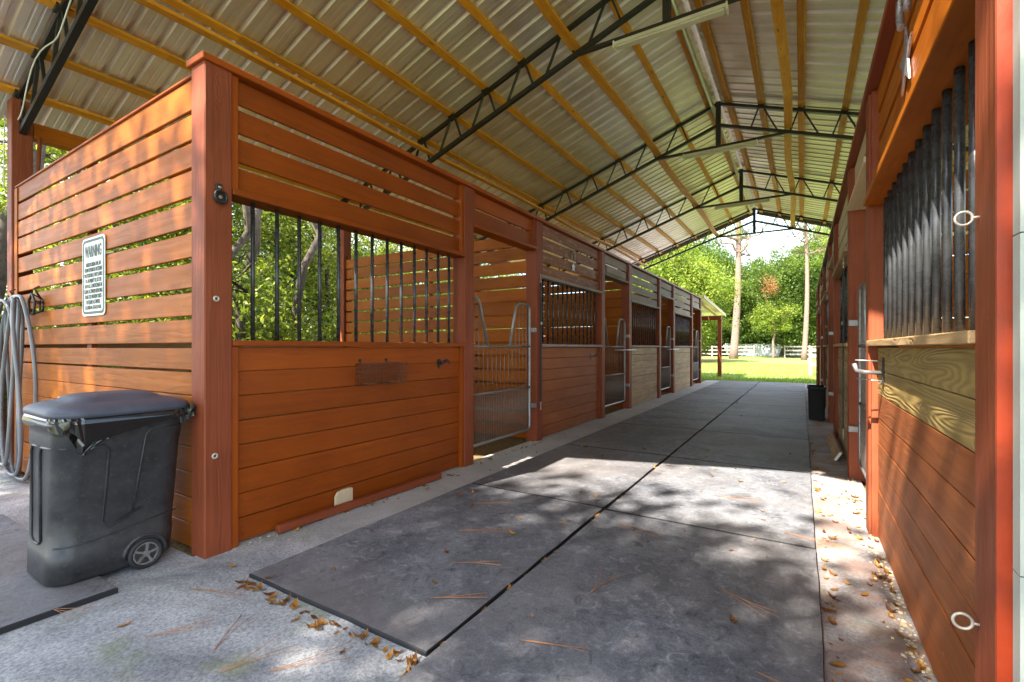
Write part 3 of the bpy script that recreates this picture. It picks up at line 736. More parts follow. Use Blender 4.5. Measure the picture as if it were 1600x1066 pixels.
# hanging arched red conduit by the left rear post
b = MB(); b.tube([(-6.80, 1.62, 3.45), (-6.80, 1.61, 3.2), (-6.79, 1.60, 3.0), (-6.80, 1.52, 2.88), (-6.82, 1.44, 2.86)], .018, 8)
tag(build(b, "conduit_pipe", "red_post"), "thin red painted pipe bending down the tall left rear post", "pipe")

# ------------------------------------------------------------------ trash can
can = thing("trash_can", "black wheeled trash can with domed lid and black bag, beside the corner post", "trash can", (-3.40, 1.09, 0))
def rrect(x0, x1, y0, y1, r, z, n=6):
    out = []
    for cx, cy, a0 in ((x1 - r, y1 - r, 0), (x0 + r, y1 - r, 90), (x0 + r, y0 + r, 180), (x1 - r, y0 + r, 270)):
        for i in range(n + 1):
            a = R(a0 + 90 * i / n); out.append((cx + r * math.cos(a), cy + r * math.sin(a), z))
    return out
def canb(z):
    k = z / .88
    return (-3.625 + .01 * k, -3.19 + .095 * k, .79 + .01 * k, 1.35 + .03 * k)
b = MB(); rings = []
for z, ins in ((.024, .02), (.05, .0), (.20, 0), (.205, .004), (.4, .004), (.6, .004), (.72, .004), (.73, 0), (.80, 0), (.84, 0), (.845, -.02), (.875, -.022)):
    x0, x1, y0, y1 = canb(z); rings.append(rrect(x0 + ins, x1 - ins, y0 + ins, y1 - ins, .10, z, 8))
b.loft(rings); build(b, "can_body", "can_plastic", can)
def sf(y, z, off=0.0):                       # point on the aisle-side face
    return (canb(z)[1] + off, y, z)
def fr(x, z, off=0.0):                       # point on the front face
    return (x, canb(z)[2] - off, z)
def cor(t, z, off=0.003):                    # around the front corner, t 0 (front) .. 1 (side)
    x0, x1, y0, y1 = canb(z); a = R(270 + 90 * t)
    return (x1 - .10 + (.10 + off) * math.cos(a), y0 + .10 + (.10 + off) * math.sin(a), z)
b = MB()
b.tube([fr(-3.32, .26), fr(-3.34, .5), fr(-3.35, .70), (*fr(-3.33, .735)[:2], .735), cor(.0, .74, 0), cor(.5, .74, 0), cor(1, .74, 0), sf(.99, .735), sf(1.005, .71), sf(1.0, .5), sf(.99, .33), sf(1.02, .29), sf(1.16, .36)], .0065, 8)
b.tube([fr(-3.32, .26), fr(-3.36, .235), fr(-3.44, .235), fr(-3.47, .26), fr(-3.49, .70), fr(-3.47, .735), fr(-3.33, .735)], .0055, 8)
b.tube([sf(1.33, .80), sf(1.19, .795), sf(1.17, .77), sf(1.14, .5), sf(1.12, .34)], .0055, 8)
b.tube([cor(.4, .235), cor(.8, .235), sf(.98, .24, .002), sf(1.15, .27, .002), sf(1.34, .30, .002)], .0035, 6)
build(b, "moulded_ribs", "can_plastic", can)
b = MB(); b.tube([(canb(.08)[1] + .005, 1.19 + .098 * math.cos(R(a)), .088 + .098 * math.sin(R(a))) for a in range(-10, 200, 15)], .012, 8); build(b, "wheel_arch", "can_plastic", can)
for xx, nm in ((-3.168, "wheel"), (-3.56, "wheel")):
    b = MB(); b.ring((xx, 1.19, .085), (1, 0, 0), .072, .0125, 28, 8); wl = build(b, nm, "black_rubber", can)
    b = MB(); b.disc((xx + .004, 1.19, .085), (1, 0, 0), .016, .022, 16)
    for q in range(5):
        a = R(72 * q + 10); b.beam((xx + .005, 1.19, .085), (xx + .005, 1.19 + .062 * math.cos(a), .085 + .062 * math.sin(a)), .012, .012, (1, 0, 0))
    b.ring((xx + .002, 1.19, .085), (1, 0, 0), .058, .006, 24, 6)
    build(b, "wheel_hub", "hub_grey", wl)
    b = MB(); b.disc((xx - .006, 1.19, .085), (1, 0, 0), .060, .010, 28); build(b, "wheel_disc", "can_plastic", wl)
b = MB(); rings = []
for ins, z in ((0.0, .895), (-.012, .900), (-.012, .922), (0.0, .936), (.03, .948), (.07, .960), (.11, .966), (.13, .980), (.16, .992), (.21, .998), (.25, .998)):
    rings.append([(x, y, zz + .012 * (-(x + 3.4)) ) for x, y, zz in rrect(-3.64 + ins, -3.075 - ins, .785 + ins * .9, 1.40 - ins * .9, max(.02, .13 - ins * .4), z, 8)])
b.loft(rings); build(b, "lid", "lid_plastic", can)
b = MB(); zl = .987
P = [(-3.60, .93, .966), (-3.50, .935, .969), (-3.485, 1.0, .974), (-3.60, 1.005, .973)]
b.loft([P, [(x, y, z + .003) for x, y, z in P]], smooth=False); build(b, "sticker", "paper_white", can)
# bag showing under the lid
b = MB(); rows = []
per = rrect(-3.635, -3.075, .79, 1.39, .11, 0, 14)
rs_ = random.Random(3)
for lv, zz in enumerate((.905, .885, .865, .0)):
    row = []
    for i, (x, y, _) in enumerate(per):
        side = x > -3.10; k = 0
        if side: k = max(0, 1 - abs(y - .93) / (.10 if y < .93 else .20))
        elif y < .86 and x > -3.2: k = max(0, .35 * (x + 3.2) / .1)
        low = .852 - .008 * rs_.random() - .13 * k ** 1.2
        z = zz if lv < 3 else low
        o_ = (.004, .012, .014, .012)[lv] + rs_.uniform(-.004, .004) * (1 + 1.5 * k)
        cx, cy = x + 3.40, y - 1.09; L = math.hypot(cx, cy)
        row.append((x + cx / L * o_, y + cy / L * o_, z))
    rows.append(row)
# denser drape on the side face
b.loft(rows, smooth=False, capb=False, capt=False)
def drape(y, z): return sf(y, z, 0)
rows = []
for j in range(9):
    t_ = j / 8; row = []
    for i in range(17):
        s_ = i / 16; ya = .80 + .085 * t_; yb = 1.13 - .22 * t_
        y = ya + (yb - ya) * s_; z = .875 - .165 * t_ + .01 * math.sin(9 * s_)
        row.append((canb(.85)[1] + .010 + .012 * math.sin(7 * s_ * (1 + t_) + 5 * t_) + .008 * rs_.random() - .006 * t_, y, z))
    rows.append(row)
bb = len(b.v)
for row in rows: b.v += row
for j in range(8):
    for i in range(16):
        q = bb + j * 17 + i; b.face([q, q + 1, q + 18, q + 17], [(0, 0)] * 4, 1.0, True)
rows = []
for j in range(6):
    rows.append([(-3.13 + .018 * math.sin(i * 1.9 + j) + .008 * i, 1.33 + .008 * i, .915 - .022 * j * (1 - .05 * i) - .01 * rs_.random()) for i in range(9)])
bb = len(b.v)
for row in rows: b.v += row
for j in range(5):
    for i in range(8):
        q = bb + j * 9 + i; b.face([q, q + 1, q + 10, q + 9], [(0, 0)] * 4, 1.0, True)
build(b, "bin_bag", "bag_plastic", can)
b = MB(); b.tube([(-3.58, 1.385, .86), (-3.58, 1.41, .89), (-3.10, 1.41, .89), (-3.10, 1.385, .86)], .012, 8); build(b, "handle", "can_plastic", can)

# ------------------------------------------------------------------ warning sign
def text_mesh(body, size, loc, mat, parent, name, width=None, rotz=0.0, bold=0.0, ext=0.0006):
    cu = bpy.data.curves.new(name, 'FONT'); cu.body = body; cu.size = size; cu.align_x = 'CENTER'; cu.align_y = 'CENTER'
    cu.extrude = ext; cu.offset = bold; cu.resolution_u = 3
    tmp = bpy.data.objects.new("tmp", cu); scene.collection.objects.link(tmp)
    dg = bpy.context.evaluated_depsgraph_get(); me = bpy.data.meshes.new_from_object(tmp.evaluated_get(dg))
    bpy.data.objects.remove(tmp)
    xs = [v_.co.x for v_ in me.vertices]; k = width / (max(xs) - min(xs)) if width else 1
    me.transform(Matrix.Translation(Vector(loc) - world_loc(parent)) @ Matrix.Rotation(rotz, 4, 'Z') @ Matrix.Rotation(R(90), 4, 'X') @ Matrix.Diagonal((k, 1, 1, 1)))
    me.name = name; me.materials.clear(); me.materials.append(M(mat))
    o = bpy.data.objects.new(name, me); scene.collection.objects.link(o); o.parent = parent; return o
sg_ = thing("warning_sign", "white metal WARNING sign with dark lettering screwed to the orange slats", "sign", (-4.752, 1.43, 1.50))
def rr2(x0, x1, z0, z1, r, n=6):
    out = []
    for cx, cz, a0 in ((x1 - r, z1 - r, 0), (x0 + r, z1 - r, 90), (x0 + r, z0 + r, 180), (x1 - r, z0 + r, 270)):
        for i in range(n + 1): out.append((cx + r * math.cos(R(a0 + 90 * i / n)), cz + r * math.sin(R(a0 + 90 * i / n))))
    return out
b = MB(); b.prism(rr2(-4.98, -4.524, 1.50, 2.12, .04), lambda a, c_, d: (a, 1.441 - d, c_), .004); build(b, "sign_plate", "sign_white", sg_)
b = MB(); o1 = rr2(-4.965, -4.539, 1.515, 2.105, .035); o2 = rr2(-4.945, -4.559, 1.535, 2.085, .025)
n_ = len(o1); base = 0
for a_, c_ in o1: b.v.append((a_, 1.4355, c_))
for a_, c_ in o2: b.v.append((a_, 1.4355, c_))
for i in range(n_): b.face([i, (i + 1) % n_, n_ + (i + 1) % n_, n_ + i], [(0, 0)] * 4, 1.0)
build(b, "border_line", "sign_ink", sg_)
text_mesh("WARNING", .125, (-4.752, 1.4355, 2.005), "sign_ink", sg_, "heading_text", .33, bold=.003)
for i, tx in enumerate(["UNDER FLORIDA LAW, AN", "EQUINE SPONSOR OR EQUINE", "PROFESSIONAL IS NOT LIABLE", "FOR AN INJURY TO, OR THE", "DEATH OF, A PARTICIPANT IN", "EQUINE ACTIVITIES RESULTING", "FROM THE INHERENT RISKS", "OF EQUINE ACTIVITIES."]):
    text_mesh(tx, .046, (-4.752, 1.4355, 1.905 - .0425 * i), "sign_ink", sg_, "text_line", (.30, .35, .36, .33, .35, .36, .33, .28)[i], bold=.0006)
text_mesh("FLORIDA STATUTES", .040, (-4.752, 1.4355, 1.565), "sign_ink", sg_, "text_line", .32, bold=.001)

# ------------------------------------------------------------------ hose and its hooks
for x, z, lab in ((-6.72, 1.66, "black pentagon shaped wall hook holding the grey hose"), (-5.98, 1.64, "empty black pentagon shaped wall hook right of the hose")):
    b = MB(); y = 1.40
    pent = [(0, .10), (.085, .03), (.06, -.09), (-.06, -.09), (-.085, .03)]
    b.tube([(x + a, y - .03, z + c_) for a, c_ in pent], .010, 6, closed=True)
    b.tube([(x + a * .6, y + .035, z + c_ * .6) for a, c_ in pent], .008, 6, closed=True)
    for a, c_ in pent: b.tube([(x + a, y - .03, z + c_), (x + a * .6, y + .035, z + c_ * .6)], .007, 6)
    b.tube([(x, y + .03, z + .06), (x + .02, y - .02, z + .15), (x + .0, y + .02, z + .17)], .008, 6)
    tag(build(b, "wall_hook", "black_steel"), lab, "hook", "pentagon hose hooks")
hose = thing("garden_hose", "grey rubber hose looped over a wall hook and hanging to the ground", "hose", (-6.3, 1.33, 0))
def hloop(cx, w_, zt, zb, yy, ph=0, r=.016):
    pts = []
    for i in range(36):
        a = 2 * math.pi * i / 36
        sx_, cz = math.sin(a), math.cos(a)
        wv = w_ * (abs(sx_) ** .55) * (1 if sx_ > 0 else -1) * (.80 + .25 * (1 - cz) / 2)
        pts.append((cx + wv + .03 * math.sin(3 * a + ph), yy + .02 * math.sin(2 * a + ph), zb + (zt - zb) * (1 + cz) / 2))
    b = MB(); b.tube(pts, r, 10, closed=True); return b
for i, (cx, w_, zt, zb, yy) in enumerate(((-6.47, .22, 1.72, .09, 1.36), (-6.42, .33, 1.74, .03, 1.33), (-6.28, .26, 1.70, .06, 1.30), (-6.20, .36, 1.73, .035, 1.35), (-6.50, .30, 1.70, .14, 1.29))):
    build(hloop(cx, w_, zt, zb, yy, i * 1.4), "hose_loop", "hose_rubber", hose)
b = MB(); b.tube([(-6.55, 1.30, 1.70), (-6.68, 1.27, 1.55), (-6.80, 1.25, 1.2), (-6.80, 1.24, .8), (-6.68, 1.23, .42)], .017, 10); build(b, "hose_end", "hose_rubber", hose)
b = MB(); b.tube([(-6.78, 1.232, 1.2), (-6.782, 1.22, .8), (-6.66, 1.212, .42)], .007, 6); build(b, "yellow_stripe", "hose_yellow", hose)
b = MB(); b.tube([(-6.68, 1.23, .43), (-6.665, 1.23, .38)], .027, 12); build(b, "brass_coupling", "hose_yellow", hose)
b = MB()
for i in range(4): b.tube([(-7.05 - .05 * i, 1.30, 1.15 - .2 * i), (-7.06 - .03 * i, 1.28, .5), (-7.0 - .02 * i, 1.27, 0.0)], .012, 6)
tag(build(b, "leaning_rods", "black_steel"), "thin dark rods leaning at the outer left corner behind the hose", "rods")

# ------------------------------------------------------------------ hardware
t = thing("tie_ring", "black iron tie ring bolted high on the near corner post", "tie ring", (-2.99, 1.495, 2.10))
b = MB(); b.ring((-2.975, 1.50, 2.155), (1, .15, 0), .036, .0085, 24, 8); build(b, "ring", "black_steel", t)
b = MB(); b.box(-3.0, -2.985, 1.478, 1.514, 2.185, 2.235); b.disc((-2.983, 1.496, 2.212), (1, 0, 0), .009, .006, 12); b.disc((-2.99, 1.50, 2.155), (1, 0, 0), .03, .012, 20); build(b, "plate", "black_steel", t, bevel=.002)
b = MB(); b.disc((-2.982, 1.50, 2.155), (1, 0, 0), .010, .006, 12); b.disc((-2.978, 1.496, 2.212), (1, 0, 0), .008, .005, 12); build(b, "screw", "bright_steel", t)
def eye(c, dirx, R_, r, lab):
    b = MB(); c = Vector(c)
    b.ring(c + Vector((dirx * (R_ + .012), 0, 0)), (0, 1, 0), R_, r, 22, 8); b.tube([c - Vector((dirx * .005, 0, 0)), c + Vector((dirx * .016, 0, 0))], r, 8)
    tag(build(b, "eye_screw", "eye_white"), lab, "eye screw", "white eye screws")
def eyeL(y, z, lab):
    b = MB(); b.ring((-2.993, y, z), (1, 0, 0), .013, .006, 18, 8); tag(build(b, "eye_screw", "eye_white"), lab, "eye screw", "white eye screws")
eyeL(1.482, 1.542, "small white eye screw at chest height on the near corner post")
eyeL(1.474, .600, "small white eye screw low on the near corner post")
eye((.38, 1.625, 1.578), -1, .017, .0032, "white eye screw beside the bars on the right edge post")
eye((.38, 1.625, .553), -1, .019, .0038, "white eye screw near the bottom of the right edge post")
# wire basket
t = thing("wire_basket", "small rusty wire basket screwed to the smooth orange half wall", "basket", (-2.98, 2.80, .95))
b = MB(); x0, x1, ya, yb, za, zb = -3.04, -2.92, 2.56, 3.02, .955, 1.115
for z in (za, za + .04, za + .08, za + .12, zb): b.tube([(x0, ya, z), (x1, ya, z), (x1, yb, z), (x0, yb, z)], .0022 if z < zb else .004, 5, closed=True)
for i in range(17):
    y = ya + (yb - ya) * i / 16; b.tube([(x1, y, zb), (x1, y, za), (x0, y, za), (x0, y, zb)], .0017, 5)
for x in (x0 + .03, x0 + .06, x0 + .09):
    for y in (ya, yb): b.tube([(x, y, za), (x, y, zb)], .0017, 5)
    b.tube([(x, ya, za), (x, yb, za)], .0017, 5)
build(b, "wire_mesh", "rusty_wire", t)
for y in (2.60, 2.88):
    b = MB(); b.disc((-3.037, y, 1.145), (1, 0, 0), .012, .010, 12); b.tube([(-3.035, y, 1.145), (-3.033, y, 1.11)], .004, 6); build(b, "hanger", "black_steel", t)
b = MB()
for i in range(26):
    c_ = Vector((random.uniform(-3.03, -2.93), random.uniform(2.57, 3.0), .960)); a = random.uniform(0, 3.1); d = Vector((math.cos(a), math.sin(a), random.uniform(-.1, .3))) * random.uniform(.02, .05); b.tube([c_ - d, c_ + d], .0015, 4)
build(b, "straw_bits", "yellow_leaf", t)
def bridle_hook(sd, y, z, lab):
    t = thing("bridle_hook", lab, "hook", (sd.X(.04), y, z), "bridle hooks"); X = sd.X
    b = MB(); b.prism([(0, .045), (.022, .035), (.032, .01), (.018, -.03), (0, -.055), (-.018, -.03), (-.032, .01), (-.022, .035)], lambda a, c_, d: (X(.043) - sd.sg * d, y + a, z + c_), .006); build(b, "back_plate", "black_steel", t)
    b = MB(); b.tube([(X(.035), y, z), (X(-.02), y, z + .005), (X(-.05), y, z + .02), (X(-.06), y + .004, z + .045)], .007, 8)
    b.tube([(X(-.05) , y + .055 * math.cos(R(a)), z + .0 + .03 * math.sin(R(a))) for a in range(-20, 201, 20)], .008, 8); build(b, "hook_arm", "black_steel", t)
bridle_hook(Ls, 3.575, 1.095, "black iron bridle hook at the far end of the smooth orange half wall")
bridle_hook(Ls, 7.50, 1.10, "black iron bridle hook on the second left half wall")
t = thing("steel_bracket", "bent steel blanket bracket projecting from the right half wall below the sill", "bracket", (.42, 3.62, 1.1))
b = MB(); b.box(.413, .424, 3.60, 3.625, 1.03, 1.19); build(b, "back_plate", "black_steel", t)
b = MB(); b.tube([(.415, 3.61, 1.095), (.33, 3.60, 1.098), (.285, 3.59, 1.11), (.275, 3.585, 1.15)], .013, 10); build(b, "arm", "galvanised", t)
b = MB(); b.tube([(.415, 3.61, 1.165), (.28, 3.59, 1.172)], .004, 6); b.tube([(.415, 3.61, 1.045), (.29, 3.66, 1.055)], .004, 6); build(b, "wire", "galvanised", t)

# skirting beam and cream scoop
b = MB(); b.beam((-2.985, 1.86, .035), (-2.93, 3.46, .035), .045, .052, tint=1.0)
tag(build(b, "loose_beam", "red_post", bevel=.004), "long thin red painted timber lying against the foot of the orange half wall", "timber")
b = MB(); b.prism([(-.075, -.06), (-.075, .03), (-.05, .062), (0, .07), (.05, .07), (.085, .062), (.085, -.06)], lambda a, c_, d: (-3.028 + .02 * d / .012 + .0, 2.42 + a, .085 + c_), .012)
b.box(-3.003, -2.999, 2.45, 2.462, .07, .14, .2)
tag(build(b, "plastic_scoop", "cream_plastic", bevel=.003), "cream plastic piece standing behind the loose red timber", "scoop")
# straps with snaps
def strap(sd, y, z0, z1, lab, x=None):
    t = thing("tie_strap", lab, "strap", (sd.X(-.02), y, z0), "black straps hanging beside posts"); x = sd.X(-.012)
    b = MB(); b.box(x - .006, x + .006, y - .016, y + .016, z0 + .10, z1 - .10, 1.0); build(b, "webbing", "black_rubber", t, bevel=.002)
    for z, s_ in ((z1 - .09, 1), (z0 + .09, -1)):
        b = MB(); b.ring((x, y, z), (1, 0, 0), .017, .0045, 16, 6); b.tube([(x, y, z + s_ * .017), (x, y, z + s_ * .07)], .006, 8); b.ring((x, y, z + s_ * .085), (1, 0, 0), .013, .004, 14, 6); build(b, "snap_hook", "bright_steel", t)
    b = MB(); b.disc((sd.X(-.022), y, z0 + (z1 - z0) * .64), (1, 0, 0), .02, .01, 16); build(b, "eyelet", "bright_steel", t)
strap(Ls, 5.60, .42, 2.22, "black strap with metal snaps hanging on the second left dividing post")
strap(Rs, 6.02, .30, 2.18, "black strap with metal snaps hanging in front of the second right stall")
strap(Rs, 9.85, .60, 2.18, "black strap with snaps hanging in front of the third right stall")
# ornaments
def star(R_, r, n=5): return [((R_ if i % 2 == 0 else r) * math.sin(math.pi * i / n), (R_ if i % 2 == 0 else r) * math.cos(math.pi * i / n)) for i in range(2 * n)]
def ornament(sd, y, z, k, mat, lab):
    t = thing("wall_ornament", lab, "wall ornament", (sd.X(.03), y, z), "metal wall ornaments")
    f3 = lambda dy, dz: (lambda a, c_, d: (sd.X(.040) - sd.sg * d, y + dy + a * k, z + dz * k + c_ * k))
    b = MB(); b.prism(star(.11, .045), f3(0, 0), .008); build(b, "star", mat, t)
    b = MB(); pts = [(sd.X(.030), y + .075 * k * math.sin(R(a)), z + .20 * k - .085 * k * math.cos(R(a)) * -1) for a in range(-140, 141, 14)]
    b.tube(pts, .012 * k, 8); build(b, "horseshoe", mat, t)
ornament(Ls, 6.76, 2.50, .8, "galvanised", "grey metal star and horseshoe hung above the bars of the second left stall")
ornament(Rs, 2.86, 2.60, 1.45, "rust_plate", "rusty metal star and horseshoe hung above the bars of the nearest right stall")
b = MB(); b.box(-3.036, -3.028, 8.22, 9.30, 2.615, 2.75, 1.0)
t = tag(build(b, "name_board", "grey_wood"), "pale grey board with worn dark marks above the second left gateway", "board")
# blanket bars
for k in (1, 2):
    y0 = MID[k] + PW; b = MB(); b.tube([(-2.99, y0 + .5, 1.20), (-2.86, y0 + .52, 1.20), (-2.86, S[k + 1] - .02, 1.20), (-2.99, S[k + 1] + .03, 1.20)], .011, 8)
    tag(build(b, "blanket_bar", "bright_steel"), "steel blanket bar across the front of the %s left gate" % ORD[k], "blanket bar", "blanket bars")
# black tub and leaning plank, right
t = thing("feed_tub", "black rectangular tub standing against a post of the right row", "tub", (.215, 9.9, 0))
b = MB(); rings = []
for z, e in ((.0, .02), (.02, .012), (.53, 0), (.54, -.012), (.57, -.012)): rings.append(rrect(.09 + e, .345 - e, 9.62 + e, 10.2 - e, .035, z, 4))
for z, e in ((.57, .008), (.05, .02)): rings.append(rrect(.09 + e, .345 - e, 9.62 + e, 10.2 - e, .03, z, 4))
b.loft(rings, capt=True); build(b, "tub_body", "black_rubber", t)
t = thing("leaning_plank", "short weathered plank with white end label lying on edge against the right wall", "plank", (.34, 6.9, 0))
b = MB(); b.beam((.335, 6.25, .06), (.325, 7.75, .06), .03, .12, (.6, 0, 1)); build(b, "board", "bare_treated", t, bevel=.003)
b = MB(); b.beam((.335, 6.243, .06), (.335, 6.248, .06), .024, .10, (.6, 0, 1)); build(b, "end_label", "sign_white", t)
# bracket visible inside the first stall
b = MB(); b.tube([(-3.25, 1.62, 1.74), (-3.55, 1.72, 1.68), (-3.50, 1.95, 1.66), (-3.25, 1.62, 1.74)], .010, 6); b.tube([(-3.52, 1.80, 1.67), (-3.30, 1.66, 1.26)], .010, 6)
tag(build(b, "corner_rack", "black_steel"), "black wire hay rack frame in the near corner of the first stall", "rack")

# ------------------------------------------------------------------ lean-to, fences, houses
t = thing("lean_to_roof", "low open shed roof on a red post beyond the left stalls", "shed roof", (-5.0, 20.5, 0))
b = MB(); b.box(-3.18, -3.02, 22.5, 22.66, -.05, 2.62, 1.0); build(b, "post", "red_post", t)
b = MB(); b.box(-6.98, -6.82, 22.5, 22.66, -.05, 2.62, 1.0); build(b, "post", "red_post", t)
b = MB(); b.box(-6.98, -3.02, 22.46, 22.498, 2.46, 2.64, 1.0); build(b, "beam", "red_post", t)
def lz(y): return 3.06 - .062 * (y - 17.7)
b = MB()
for x in np.arange(-7.0, -3.0, .62): b.beam((x, 17.65, lz(17.65) - .05), (x, 23.3, lz(23.3) - .05), .04, .09)
build(b, "rafters", "tan_wood", t)
b = MB(); b.beam((-2.96, 17.65, lz(17.65)), (-2.96, 23.4, lz(23.4)), .03, .13); build(b, "fascia", "tan_wood", t)
b = MB()
for i in range(14):
    x = -7.1 + i * .305
    b.beam((x, 17.62, lz(17.62) + .012 + .004 * (i % 2)), (x, 23.42, lz(23.42) + .012 + .004 * (i % 2)), .285, .004)
build(b, "roof_sheet", "roof_metal", t)
def fence(P0, P1, n, lab, zr_=(.42, .88, 1.34), mat="rail_wood", ph=1.5):
    t = thing("rail_fence", lab, "fence", ((P0[0] + P1[0]) / 2, (P0[1] + P1[1]) / 2, 0), "wooden rail fences")
    P0, P1 = Vector((*P0, 0)), Vector((*P1, 0)); d = (P1 - P0)
    nrm = Vector((-d.y, d.x, 0)).normalized()
    if nrm.y > 0: nrm = -nrm
    for i in range(n + 1):
        p = P0 + d * i / n; b = MB(); b.box(p.x - .07, p.x + .07, p.y - .07, p.y + .07, -.1, ph, 1.0); build(b, "fence_post", mat, t)
    for z in zr_:
        b = MB(); b.beam(P0 + nrm * .09 + Vector((0, 0, z)), P1 + nrm * .09 + Vector((0, 0, z)), .03, .15); build(b, "rail", mat, t)
fence((-32, 66), (-5.07, 66), 11, "three rail wooden fence beyond the lawn, left of the opening")
fence((-1.77, 66), (26, 66), 11, "three rail wooden fence beyond the lawn, right of the opening")
fence((.34, 26), (9, 26.5), 4, "nearer pale wooden fence starting beside the far end of the right stalls", (.45, .85, 1.12), "rail_wood", 1.25)
t = thing("vinyl_fence", "solid white fence in front of the far houses", "fence", (-3, 78, 0))
b = MB()
for i in range(16): b.box(-9.5 + i * .8, -8.74 + i * .8, 78, 78.04, .0, 1.75, 1.0)
build(b, "fence_boards", "vinyl_white", t)
b = MB()
for i in range(17): b.box(-9.56 + i * .8 - .0, -9.50 + i * .8, 77.95, 78.08, 0, 1.85, 1.0)
build(b, "fence_posts", "vinyl_white", t)
def house(x0, x1, y0, y1, zw, zrf, mroof, lab):
    t = thing("house", lab, "house", ((x0 + x1) / 2, (y0 + y1) / 2, 0))
    b = MB(); b.box(x0, x1, y0, y1, -.1, zw, 1.0); build(b, "wall", "house_wall", t)
    b = MB(); ym = (y0 + y1) / 2
    P = [(x0 - .5, y0 - .6, zw), (x1 + .5, y0 - .6, zw), (x0 - .5, y1 + .6, zw), (x1 + .5, y1 + .6, zw), (x0 + 2.5, ym - .05, zrf), (x1 - 2.5, ym - .05, zrf), (x0 + 2.5, ym + .05, zrf), (x1 - 2.5, ym + .05, zrf)]
    b.hexa(P, 0, 1.0); build(b, "roof", mroof, t)
    k = int((x1 - x0) / 3.2)
    for i in range(k):
        xx = x0 + (i + .5) * (x1 - x0) / k
        b = MB(); b.box(xx - .6, xx + .6, y0 - .06, y0 - .02, 1.0, 2.1, 1.0); w_ = build(b, "window", "vinyl_white", t)
        b = MB(); b.box(xx - .52, xx + .52, y0 - .09, y0 - .061, 1.08, 2.02, 1.0); build(b, "glass", "window_glass", w_)
house(-28, -13.5, 92, 102, 2.6, 4.6, "house_roof", "low house with tan roof seen beyond the left fence")
house(-8.0, 14, 98, 110, 2.7, 5.2, "house_roof_pale", "low house with pale bluish roof behind the right hand pine")

# ------------------------------------------------------------------ trees and plants
rng = np.random.default_rng(11)
def leaf_mesh(name, C, size, mat, up=0.5, aspect=0.55, tint_c=None, jit=0.25):
    """C: (n,3) leaf centres; each leaf a small folded blade of two triangles pairs"""
    n = len(C)
    nrm = rng.normal(size=(n, 3)); nrm[:, 2] += up * 2; nrm /= np.linalg.norm(nrm, axis=1)[:, None]
    a = np.cross(nrm, rng.normal(size=(n, 3))); a /= np.linalg.norm(a, axis=1)[:, None]
    b = np.cross(nrm, a)
    L = size * rng.uniform(.6, 1.4, n)[:, None]; W = L * aspect
    fold = nrm * L * .15
    V = np.empty((n, 4, 3)); V[:, 0] = C - a * L / 2; V[:, 1] = C + b * W / 2 + fold; V[:, 2] = C + a * L / 2; V[:, 3] = C - b * W / 2 + fold
    me = bpy.data.meshes.new(name)
    me.vertices.add(4 * n); me.vertices.foreach_set("co", V.reshape(-1).astype(np.float32))
    me.loops.add(4 * n); me.loops.foreach_set("vertex_index", np.arange(4 * n, dtype=np.int32))
    me.polygons.add(n); me.polygons.foreach_set("loop_start", np.arange(0, 4 * n, 4, dtype=np.int32))
    try: me.polygons.foreach_set("loop_total", np.full(n, 4, dtype=np.int32))
    except Exception: pass
    t = (tint_c if tint_c is not None else np.full(n, .5)) + rng.normal(size=n) * jit
    t = np.clip(t, 0, 1).repeat(4).astype(np.float32)
    ca = me.color_attributes.new("tint", 'FLOAT_COLOR', 'CORNER'); ca.data.foreach_set("color", np.stack([t, t, t, np.ones_like(t)], 1).ravel())
    me.update(calc_edges=True); me.validate()
    me.materials.append(M(mat)); return me
def crown_points(cen, rad, nclump, nleaf, rc, hollow=1 / 2.2, squash=.7):
    d = rng.normal(size=(nclump, 3)); d /= np.linalg.norm(d, axis=1)[:, None]
    r = rng.uniform(0.05, 1, nclump) ** hollow
    lump = 1 + .22 * np.sin(d[:, 0] * 5 + 1) * np.sin(d[:, 1] * 4 + 2) + .15 * np.sin(d[:, 2] * 7)
    P = np.array(cen) + d * (r * lump)[:, None] * np.array(rad)
    rcs = rc * rng.uniform(.5, 1.4, nclump)
    k = np.repeat(np.arange(nclump), nleaf)
    off = rng.normal(size=(len(k), 3)) * rcs[k][:, None] * .5; off[:, 2] *= squash
    ct = np.clip(rng.normal(size=nclump) * .25 + .45, 0, 1)
    return P[k] + off, ct[k], P
def bark_mesh(name, segs, mat):
    b = MB()
    for pts, rr in segs: b.tube(pts, rr, 9, tint=1.0)
    me = finish_mesh(name, b.v, b.f, b.uv, b.t, b.sm); me.materials.append(M(mat)); return me
def limb(p0, p1, r0, r1, wob=.2, n=6, rs=random):
    p0, p1 = Vector(p0), Vector(p1); L = (p1 - p0).length; pts = []; rr = []
    for i in range(n + 1):
        t_ = i / n; o = Vector((rs.uniform(-1, 1), rs.uniform(-1, 1), rs.uniform(-.5, .5))) * wob * L * .12 * math.sin(math.pi * t_)
        pts.append(tuple(p0.lerp(p1, t_) + o)); rr.append(r0 + (r1 - r0) * t_)
    return pts, rr
